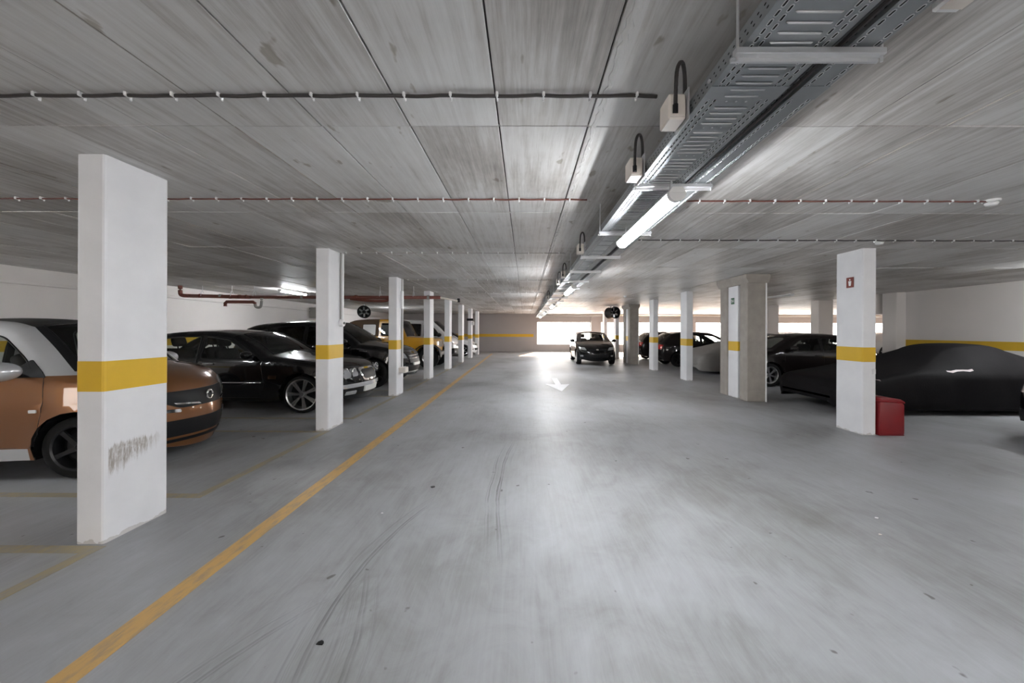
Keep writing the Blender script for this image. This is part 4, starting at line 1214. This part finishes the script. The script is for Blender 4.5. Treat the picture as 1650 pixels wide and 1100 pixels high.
# ------------------------------------------------------------------ covered cars
def cover(name, prof, W, y_c, hem, mat, label, wr=.62, zb=.72, seed=0, folds=.012, tails=(.35, .3)):
    """prof: (x, top z) from nose to tail along world X"""
    root = empty(name, ((prof[0][0] + prof[-1][0]) / 2, y_c, 0)); tag(root, label, 'covered car', 'cars under covers')
    cx = root.location.x
    x0, x1 = prof[0][0], prof[-1][0]
    px_ = np.array([p[0] for p in cr(prof, 8)]); pz_ = np.array([p[1] for p in cr(prof, 8)])
    ns = 74; m = 25
    xs = x0 + (x1 - x0) * (1 - np.cos(np.linspace(0, PI, ns))) / 2 * .6 + (x1 - x0) * np.linspace(0, 1, ns) * .4
    vv = []; ff = []
    for i, x in enumerate(xs):
        zt = float(np.interp(x, px_, pz_))
        e0 = min(1, (x - x0) / tails[0]); e1 = min(1, (x1 - x) / tails[1])
        pl = math.sqrt(max(0, 1 - (1 - e0) ** 2)) * math.sqrt(max(0, 1 - (1 - e1) ** 2))
        w = W * (.66 + .34 * pl)
        low = hem + .10 * (1 - pl) ** 2
        zsh = min(zb, zt - .05 - .04 * pl)
        cab = max(0, min(1, (zt - zsh - .12) / .3))
        wt = w * (.80 * (1 - cab) + wr * cab)
        key = [(0, zt), (wt * .55, zt - .008), (wt * .88, zt - .03), (wt * 1.02, zt - .075 * (.5 + .5 * cab)), ((wt + w) / 2, (zt + zsh) / 2 - .01), (w * .97, zsh), (w, zsh - .14), (w * .995, (zsh + low) / 2), (w * .97, low + .08), (w * .93, low)]
        key = [(a, max(b, low)) for a, b in key]
        sp = cr(key, 4)
        u = np.linspace(0, len(sp) - 1, m)
        half = [(float(np.interp(q, range(len(sp)), [s[0] for s in sp])), float(np.interp(q, range(len(sp)), [s[1] for s in sp]))) for q in u]
        ring = [(-a, b) for a, b in half[::-1]] + half[1:]
        for j, (y, z) in enumerate(ring):
            f = abs(j - (m - 1)) / (m - 1)
            nz_ = noise.noise(Vector((x * 2.2 + seed, y * 1.2, z * 2.0))) * folds * 1.4
            nz_ += math.sin(x * 17 + z * 6 + 3 * noise.noise(Vector((x * 1.5, z * 3, seed)))) * folds * .6 * max(0, f - .45)
            s = 1 if y >= 0 else -1
            vv.append((x - cx, y + s * nz_ * (f > .3), max(.01, z + (nz_ * .5 if f < .5 else 0))))
    n = 2 * m - 1
    for i in range(ns - 1):
        for j in range(n - 1):
            a = i * n + j
            ff.append((a, a + 1, a + n + 1, a + n))
    ff.append(tuple(range(n)[::-1])); ff.append(tuple((ns - 1) * n + j for j in range(n)))
    o = obj_data('cover_cloth', vv, ff, mat, root, True, 60)
    bm = bmesh.new()
    for s in (0, n - 1):
        tube(bm, [vv[i * n + s] for i in range(ns)], .010, 5)
    obj('hem', bm, mat, root, True)
    tm, rm, dm = wheel_meshes(.32, .22, .2, 5, M_ALLOY)
    for xx in (x0 + .95, x1 - 1.05):
        for s in (-1, 1):
            q = bpy.data.objects.new('wheel', tm); link(q, root); q.location = (xx - cx, s * (W - .2), .32)
            q.rotation_euler = (0, 0, 0 if s < 0 else PI); link(bpy.data.objects.new('rim', rm), q)
    bvh = BVHTree.FromPolygons(vv, ff)
    return root, bvh, cx
blk, bvh, cx = cover('covered_car', [(5.50, .45), (5.65, .58), (5.9, .66), (6.3, .725), (6.9, .84), (7.2, .925), (7.45, 1.02), (7.7, 1.115), (7.9, 1.19), (8.12, 1.228), (8.4, 1.243), (8.6, 1.23), (8.78, 1.185), (9.0, 1.09), (9.38, .94), (9.9, .82), (10.3, .60)],
    .93, 7.36, .10, M_BCOVER, 'low car under a black cloth cover with pale reflective strips', seed=3.1, wr=.50)
def strap(poly, nm='reflective_strip'):
    bm = bmesh.new(); top = []; bot = []
    for (x, z, w) in poly:
        for lst, dz in ((top, w), (bot, -w)):
            h = bvh.ray_cast(Vector((x - cx, -3, z + dz)), Vector((0, 1, 0)))
            lst.append(bm.verts.new(h[0] + Vector((0, -.006, 0))))
    for k in range(len(poly) - 1): bm.faces.new((bot[k], bot[k + 1], top[k + 1], top[k]))
    bmesh.ops.solidify(bm, geom=list(bm.faces), thickness=.004)
    obj(nm, bm, M_REFL, blk)
strap([(7.34, .775, .010), (7.42, .765, .016), (7.52, .785, .014), (7.62, .79, .012), (7.72, .785, .016), (7.80, .80, .014)])
strap([(6.03, .66, .012), (6.08, .64, .014), (6.14, .615, .012)])
cover('covered_car', [(5.95, .5), (6.05, .68), (6.3, .82), (6.7, .95), (7.1, 1.05), (7.6, 1.22), (8.0, 1.36), (8.5, 1.40), (9.0, 1.37), (9.5, 1.2), (9.9, .95), (10.1, .7)], .88, 13.5, .10, M_SCOVER, 'car under a wrinkled pale grey cover behind the white columns', seed=8.2, folds=.04)

# ------------------------------------------------------------------ cable trays, brackets, lamps
TZ = 2.385
M_STEEL3 = simple('highlight_steel', (0.66, 0.68, 0.69), 0.35, 0.7)  # lighter steel: highlights on ribs and slot rims put into the colour
def tray(name, x0, x1, y0, y1, label, rows, ribs):
    e = empty(name, ((x0 + x1) / 2, 0, TZ)); tag(e, label, 'cable tray')
    w = (x1 - x0) / 2
    obj('tray_bottom', B((-w, y0, 0), (w, y1, .0015)), M_STEEL, e)
    for s in (-1, 1):
        bm = bmesh.new()
        box(bm, (s * w - .001, y0, 0), (s * w + .001, y1, .06))
        box(bm, (s * w - .006 * (1 if s > 0 else -1), y0, .058), (s * w, y1, .061))
        obj('tray_side', bm, M_STEEL, e)
    # embossed cross ribs
    yend = 9.0
    if ribs:
        bm = bmesh.new(); y = .62; n = 0
        while y < yend:
            if n % 12 not in (4, 11):
                hw = w - .075
                pts = []
                tube(bm, [(-hw, y, -.0005), (-hw + .006, y, -.003), (hw - .006, y, -.003), (hw, y, -.0005)], [.0015, .0034, .0034, .0015], 6)
            else:
                for dx in (-.04, .0, .04):
                    tube(bm, [(dx, y, .001), (dx, y, -.0006)], .0045, 8)
            y += .039; n += 1
        tag(obj('cross_ribs', bm, M_STEEL3, e, True), kind='stuff')
    # slots along both edges: raised rim with a dark face for the shade in the slot
    rim = bmesh.new(); hole = bmesh.new()
    def slot(cx, cy, l, r):
        pts = []
        for k in range(5): 
            a = PI * k / 4
            pts.append((cx + r * math.cos(a), cy + l / 2 + r * math.sin(a)))
        for k in range(5):
            a = PI + PI * k / 4
            pts.append((cx + r * math.cos(a), cy - l / 2 + r * math.sin(a)))
        tube(rim, [(p[0], p[1], -.0008) for p in pts], .0016, 5, True)
        hole.faces.new([hole.verts.new((p[0], p[1], -.0007)) for p in pts][::-1])
    y = .6; n = 0
    while y < yend:
        for q, rx in enumerate(rows):
            slot(rx, y + (.0165 if q % 2 else 0), .016, .0048)
        y += .033; n += 1
    # side wall perforations as dark discs painting their shade (lane side)
    y = .6
    side = bmesh.new()
    while y < yend:
        for q, z in enumerate((.018, .036)):
            yy = y + (.012 if q else 0)
            f = [side.verts.new((-w - .0016, yy + .006 * math.cos(2 * PI * k / 8), z + .0035 * math.sin(2 * PI * k / 8))) for k in range(8)]
            side.faces.new(f)
        y += .033
    tag(obj('slot_rims', rim, M_STEEL3, e, True), kind='stuff')
    tag(obj('slot_shade_faces', hole, M_HOLE_SHADE, e), kind='stuff')
    tag(obj('side_shade_dots', side, M_HOLE_SHADE, e), kind='stuff')
    for y in (1.46, 4.4, 7.4, 10.4, 13.4):
        obj('joint_plate', B((-w - .003, y - .04, -.003), (w + .003, y + .04, 0.0)), M_STEEL, e)
        obj('joint_bolt', T([(-w - .006, y - .02, .03), (-w + .01, y - .02, .03)], .008, 8), M_STEEL2, e)
    return e
tray('cable_tray', .71, 1.0, -8, 25.6, 'wide perforated galvanised cable tray hung from the ceiling over the lane', (-.118, -.092, .092, .118), True)
tray('cable_tray', 1.055, 1.155, -8, 25.6, 'narrow perforated cable tray running along the right of the wide one', (-.034, .034), False)
for dx, r, z in ((1.02, .010, .03), (1.035, .008, .012)):
    tag(obj('power_cable', T([(dx, y, TZ + z + .004 * math.sin(y * 3)) for y in np.arange(-8, 25.5, .5)], r, 6), M_CABLE), 'dark power cable lying between the two cable trays, %s' % ('upper one' if z > .02 else 'lower one'), 'cable', 'cables between trays')

def bracket():
    e = empty('tray_bracket')
    obj('support_bar', B((.683, -.012, TZ - .030), (1.172, .012, TZ - .009), .002), M_STEEL2, e)
    obj('bar_lip', B((.678, .010, TZ - .043), (1.165, .02, TZ - .029), .001), M_STEEL2, e)
    obj('threaded_rod', T([(.694, 0, CEIL), (.694, 0, TZ - .05)], .0045, 8), M_STEEL2, e)
    obj('threaded_rod', T([(1.164, 0, CEIL), (1.164, 0, TZ - .05)], .0045, 8), M_STEEL2, e)
    return e
def copy_tree(src, parent=None):
    c = src.copy(); COL.objects.link(c)
    if parent is not None: c.parent = parent
    for ch in src.children: copy_tree(ch, c)
    return c
br = bracket()
BL = ['steel tray bracket nearest the viewer, thick bar across both cable trays', 'steel tray bracket at the near end of the lit lamp', 'steel tray bracket at the far end of the lit lamp']
bn = ['fourth', 'fifth', 'sixth', 'seventh', 'eighth', 'ninth', 'tenth', 'eleventh', 'twelfth', 'thirteenth', 'fourteenth', 'fifteenth', 'sixteenth', 'seventeenth', 'eighteenth', 'nineteenth', 'twentieth', 'twenty-first']
for k in range(21):
    o = br if k == 0 else copy_tree(br)
    o.location = (0, 1.224 + 1.122 * k, 0)
    tag(o, BL[k] if k < 3 else 'steel tray bracket, %s from the viewer along the cable trays' % bn[k - 3], 'bracket', 'cable tray brackets')

def lamp(x, y, z, label, lit=True, rz=0.0, drop=.0, group='ceiling lamps'):
    """sealed fluorescent batten, long axis local Y, hung with its top at z"""
    e = empty('fluorescent_lamp', (x, y, z), rz); tag(e, label, 'lamp', group)
    L = .63; w = .052
    bm = bmesh.new()
    prof = [(-w * .8, -.03), (-w, -.045), (w, -.045), (w * .8, -.03), (w * .55, -.012), (-w * .55, -.012)]
    prism(bm, prof, -L, L, lambda u, v, h: (u, h, v)); obj('housing', bm, M_WPL, e)
    d = bmesh.new()
    prof = [(-w * .97, -.0455)] + [(w * .97 * math.cos(a), -.0455 - .05 * math.sin(a)) for a in [PI - PI * k / 8 for k in range(1, 8)]] + [(w * .97, -.0455)]
    prism(d, prof, -L + .035, L - .035, lambda u, v, h: (u, h, v)); obj('diffuser', d, M_LAMP if lit else M_LAMPOFF, e)
    for s in (-1, 1):
        c = bmesh.new(); prism(c, [(u * 1.03, v * 1.0 - .001) for u, v in prof], s * (L - .036), s * L, lambda u, v, h: (u, h, v)); obj('end_cap', c, M_WPL, e)
        obj('hanger', T([(0, s * (L - .12), -.015), (0, s * (L - .12), .0), (0.01, s * (L - .12), .0 if z > 2.5 else .069)], .006, 6), M_STEEL2, e)
    return e
ll = {2: 'lit fluorescent lamp hung under the cable tray, the large nearest one', 3: 'lit fluorescent lamp under the cable tray, second from the viewer', 4: 'lit fluorescent lamp under the cable tray, third from the viewer',
      5: 'lit fluorescent lamp under the cable tray, fourth from the viewer', 6: 'lit fluorescent lamp under the cable tray, farthest one'}
for k, y in ((2, 2.80), (3, 7.4), (4, 12.0), (5, 16.6), (6, 21.2)):
    lamp(.885, y, TZ - .08, ll[k])
lamp(.885, -1.8, TZ - .08, 'lit fluorescent lamp under the cable tray, just behind the viewer')
lamp(.885, -6.4, TZ - .08, 'lit fluorescent lamp under the cable tray, near the rear wall')
lamp(-6.9, 11.05, CEIL - .02, 'lit fluorescent lamp on the ceiling above the black saloon')
lamp(-7.6, 2.6, CEIL - .02, 'unseen lamp added to light the left wall, over the bay left of the orange car')  # added out of view to brighten the left wall
lamp(-6.9, 19.5, CEIL - .02, 'lit fluorescent lamp on the ceiling above the white van')
lamp(9.3, 6.0, CEIL - .02, 'unseen lamp added to light the right wall, over the black covered car')  # added out of view to brighten the right wall and the covered car
lamp(8.3, .5, CEIL - .02, 'unseen lamp added as fill over the nearest right bay')  # extra lamp out of view, added as fill for the right bays
lamp(8.0, 11.8, CEIL - .02, 'unlit fluorescent lamp on the ceiling above the black hatchback', False)
lamp(16.0, 16.0, CEIL - .02, 'lit fluorescent lamp on the ceiling of the far right area')
# white ballast box on the right edge of the narrow tray, at the top of the frame
e = empty('ballast_box', (1.205, .73, TZ + .05)); tag(e, 'white ballast box beside the narrow cable tray at the top edge', 'box')
obj('case', B((-.03, -.36, -.06), (.045, .36, 0), .008), M_WPL, e)
obj('lid', B((-.025, -.34, -.064), (.04, .34, -.059), .002), M_BOX, e)

# junction boxes with looped conduit on the left side of the tray
def jbox(x, y, label, s=1.0):
    e = empty('junction_box', (x, y, TZ)); tag(e, label, 'junction box', 'junction boxes')
    obj('case', B((-.06, -.055, -.02), (.015, .055, .09), .006), M_BOX, e)
    obj('cover', B((-.055, -.060, -.012), (.010, -.054, .082), .003), M_BOX, e)
    obj('mounting_plate', B((.018, -.07, -.03), (.024, .07, .11), .002), M_STEEL2, e)
    lp = [(-.035, -.064, .02), (-.036, -.070, .09), (-.032, -.070, .17), (-.018, -.064, .212), (.002, -.05, .220), (.018, -.03, .19), (.024, -.02, .13), (.024, -.01, .07)]
    obj('conduit_loop', T(cr(lp, 4), .0085, 8), M_CABLE, e)
    obj('cable_gland', T([(-.035, -.064, .035), (-.035, -.064, .0)], .012, 8), M_DARK, e)
    return e
jb = [(1.66, 'ivory junction box with looped black conduit, nearest on the tray side'), (2.25, 'ivory junction box second along the tray, above the lit lamp'), (4.42, 'junction box third along the left side of the tray'),
      (6.4, 'junction box fourth along the left side of the tray'), (7.35, 'junction box fifth along the left side of the tray'), (10.75, 'junction box sixth along the left side of the tray'), (13.2, 'junction box farthest along the left side of the tray')]
for y, l in jb: jbox(.675, y, l)

# ceiling cables with clips
def cable(x0, x1, y, label, mat, step, r=.008, sag=.004):
    e = empty('ceiling_cable', (x0, y, CEIL)); tag(e, label, 'cable', 'clipped ceiling cables')
    n = int((x1 - x0) / .06)
    pts = [((x1 - x0) * k / n, .003 * math.sin(k * .9), -.014 - sag * abs(math.sin(PI * k * .06 / step))) for k in range(n + 1)]
    obj('cable', T(pts, r, 6), mat, e)
    me = None; k = 0
    x = .04
    while x < x1 - x0:
        if me is None:
            bm = bmesh.new()
            box(bm, (-.007, -.017, -.024), (.007, .017, .0), .004)
            box(bm, (-.0045, .010, -.034), (.0045, .022, -.006), .003)
            o = obj('clip', bm, M_WPL, e); me = o.data
        else:
            o = bpy.data.objects.new('clip', me); link(o, e)
        o.location = (x, 0, 0)
        x += step
cable(-3.2, .655, 1.86, 'black cable with white clips crossing the ceiling nearest the viewer', M_CABLE, .232, .0085)
cable(-6.2, .55, 3.33, 'red brown cable with white clips, second across the ceiling on the left', M_RCABLE, .226, .007)
cable(1.3, 4.15, 3.36, 'red brown cable with white clips ending at the smoke detector on the right', M_RCABLE, .226, .007)
cable(1.2, 7.6, 4.80, 'dark cable with white clips crossing the ceiling before the right column', M_CABLE, .25, .007)
cable(-2.75, .6, 5.62, 'thin cable with white clips from the second left column to the tray', M_GPIPE, .23, .006)
cable(-2.75, .6, 8.6, 'thin cable with white clips from the third left column to the tray', M_GPIPE, .23, .006)
cable(-2.75, .6, 11.4, 'thin cable with white clips from the fourth left column to the tray', M_GPIPE, .25, .006)

def detector(x, y, label):
    e = empty('smoke_detector', (x, y, CEIL)); tag(e, label, 'detector', 'smoke detectors')
    bm = bmesh.new(); lathe(bm, [(0, 0), (.058, 0), (.058, -.018), (.05, -.022)], 20, Matrix.Rotation(PI / 2, 4, 'X')); obj('base', bm, M_WPL, e, True, 40)
    bm = bmesh.new(); lathe(bm, [(.042, -.02), (.046, -.032), (.036, -.05), (.012, -.056), (0, -.056)], 20, Matrix.Rotation(PI / 2, 4, 'X')); obj('sensor_head', bm, M_WPL, e, True, 40)
detector(4.18, 3.36, 'white smoke detector on the ceiling at the upper right')
detector(4.6, 4.86, 'white smoke detector on the ceiling above the right column with the fire sign')
detector(3.35, 12.5, 'small smoke detector on the far ceiling above the oncoming car')

# red brown water pipes on the left
PYY = 10.0
e = empty('water_pipe', (-9.3, PYY, CEIL)); tag(e, 'red brown water pipe running under the ceiling from the left wall to the lane', 'pipe')
def pp(*a): return [(x + 9.3, y - PYY, z - CEIL) for x, y, z in a]
obj('riser', T(cr(pp((-9.3, PYY, CEIL), (-9.3, PYY, 2.48), (-9.28, PYY, 2.40), (-9.2, PYY, 2.37), (-9.0, PYY, 2.365)), 4), .05, 12), M_PIPE, e, True)
obj('thick_run', T(pp((-9.05, PYY, 2.365), (-7.4, PYY, 2.335)), .05, 12), M_PIPE, e, True)
obj('main_run', T(pp((-7.4, PYY, 2.335), (-2.28, PYY, 2.34)), .045, 12), M_PIPE, e, True)
obj('end_branch', T(pp((-2.3, PYY, 2.34), (-2.0, PYY + .35, 2.30), (-1.88, PYY + .5, 2.28)), .024, 10), M_BOX, e, True)
obj('end_valve', B(*pp((-1.91, PYY + .45, 2.25), (-1.84, PYY + .55, 2.36)), .01), M_DARK, e)
for x in (-8.75, -8.2, -7.95, -7.7, -7.5, -6.0, -5.0, -4.55, -3.4, -2.6):
    obj('coupling', T(pp((x - .03, PYY, 2.365 if x < -8.1 else 2.345), (x + .03, PYY, 2.365 if x < -8.1 else 2.345)), .056, 12), M_PIPE if int(x * 10) % 2 else M_GPIPE, e)
for x in (-8.7, -7.9, -7.3, -5.5, -3.9, -3.0):
    obj('hanger_ring', T(pp((x, PYY - .055, 2.36), (x, PYY - .04, 2.46), (x, PYY, 2.49), (x, PYY + .04, 2.46), (x, PYY + .055, 2.36)), .007, 6), M_STEEL2, e)
    obj('hanger_rod', T(pp((x, PYY, 2.49), (x, PYY, CEIL)), .006, 6), M_STEEL2, e)
obj('side_branch', T(cr(pp((-4.7, PYY, 2.30), (-4.2, PYY - .04, 2.25), (-3.85, PYY - .04, 2.24), (-3.7, PYY - .03, 2.26), (-3.66, PYY, 2.33)), 5), .04, 10), M_PIPE, e, True)
e = empty('drain_pipe', (-8.0, PYY - .1, 2.2)); tag(e, 'short brown drain pipe with grey trap below the water pipe', 'pipe')
obj('pipe_run', T([(0, 0, -.12), (0, 0, -.04), (.04, 0, 0), (.75, 0, -.005), (.8, 0, -.04), (.8, 0, -.09)], .042, 12), M_PIPE, e, True)
obj('trap', T(cr([(.8, 0, -.06), (.81, 0, -.12), (.88, 0, -.15), (.95, 0, -.12), (.97, 0, .0), (.97, 0, .1)], 4), .034, 10), M_GPIPE, e, True)
tag(obj('ceiling_pipe', T([(.9, 25.6, 2.52), (XFAR, 25.6, 2.52)], .04, 8), M_GPIPE, None, True), 'grey pipe under the ceiling before the back windows', 'pipe')

# jet fans
def fan(x, y, z, rz, label, L=.5, r=.26):
    e = empty('jet_fan', (x, y, z), rz); tag(e, label, 'fan', 'jet fans')
    bm = bmesh.new(); lathe(bm, [(r, 0), (r * 1.08, -.03), (r * 1.08, 0.03), (r * .97, .06), (r * .97, L - .06), (r * 1.06, L), (r, L), (r * .9, L - .05), (r * .9, .05), (r, 0)], 24)
    obj('casing', bm, M_DARK, e, True, 40)
    bm = bmesh.new(); lathe(bm, [(0, .30), (r * .9, .30), (r * .9, .31), (0, .31)], 20); obj('dark_backing_disc', bm, M_DARK, e)  # dark disc added behind the blades as the shade inside the casing
    bm = bmesh.new(); lathe(bm, [(0, .02), (r * .2, .03), (r * .3, .08), (r * .3, .3), (0, .32)], 16); obj('hub', bm, M_DARK, e, True)
    for k in range(6):
        a = 2 * PI * k / 6
        R = Matrix.Rotation(a, 4, 'Y') @ Matrix.Rotation(.6, 4, 'X')
        bm = bmesh.new(); box(bm, (-r * .17, .10, r * .25), (r * .17, .115, r * .86), .004)
        bmesh.ops.transform(bm, matrix=Matrix.Rotation(a, 4, 'Y') @ Matrix.Translation((0, .1, 0)) @ Matrix.Rotation(.7, 4, 'Z') @ Matrix.Translation((0, -.1, 0)), verts=bm.verts)
        obj('blade', bm, M_STEEL2, e)
    for yy in (.12, L - .12):
        obj('bracket', B((-.03, yy - .02, r * .9), (.03, yy + .02, CEIL - z), .003), M_STEEL, e)
fan(-7.2, 16.6, 2.28, .35, 'round jet fan on the ceiling at the left above the mustard off-roader')
fan(4.25, 17.6, 2.33, .35, 'round jet fan on the ceiling beside the farther concrete portal')

# grey cabinet on the left wall behind the saloon
e = empty('wall_vent', (XL, 17.0, 2.2)); tag(e, 'grey vent box high on the left wall behind the black suv', 'vent')
obj('case', B((0, -.5, -.2), (.3, .5, .25), .01), M_GPIPE, e)
for k in range(4): obj('louvre', B((.3, -.45, -.16 + k * .1), (.315, .45, -.10 + k * .1), .004), M_STEEL, e)

# red bin beside the first right column
e = empty('red_bin', (5.15, 5.42, 0)); tag(e, 'red plastic bin standing beside the right column', 'bin')
bm = bmesh.new()
prism(bm, [(-.17, .012), (.17, .012), (.175, .06), (.172, .43), (.15, .455), (-.17, .47)], -.18, .18, lambda u, v, h: (u, h, v))
bmesh.ops.bevel(bm, geom=list(bm.edges), offset=.012, segments=2, affect='EDGES', profile=.5)
obj('body', bm, M_RED, e, True, 35)
bm = bmesh.new()
prism(bm, [(-.175, .472), (.155, .456), (.178, .445), (.172, .475), (.12, .508), (0, .528), (-.175, .535)], -.186, .186, lambda u, v, h: (u, h, v))
bmesh.ops.bevel(bm, geom=list(bm.edges), offset=.008, segments=2, affect='EDGES', profile=.5)
obj('lid', bm, M_RED, e, True, 35)
obj('foot_rim', B((-.17, -.18, 0), (.17, .18, .014), .003), M_RED, e)

# litter on the floor
for (x, y, s, m, l) in ((-.94, 1.72, .022, M_DARK, 'small dark scrap on the floor at the lower middle left'), (2.75, 2.92, .016, M_WPL, 'tiny white chip on the floor to the right'),
                        (2.55, 2.68, .014, M_BOX, 'tiny pale chip on the floor to the right'), (-1.13, 2.95, .012, M_WPL, 'tiny white chip near the tyre marks'),
                        (-.85, 3.45, .03, M_CABLE, 'dark smear of rubber on the floor beside the lane line')):
    bm = bmesh.new(); prism(bm, [(s * math.cos(a) * random.uniform(.5, 1), s * .8 * math.sin(a) * random.uniform(.5, 1)) for a in [k * PI / 3.5 for k in range(7)]], 0.0005, .003, lambda u, v, h: (u, v, h))
    o = tag(obj('litter_scrap', bm, m), l, 'litter', 'scraps on the floor'); o.location = (x, y, 0)
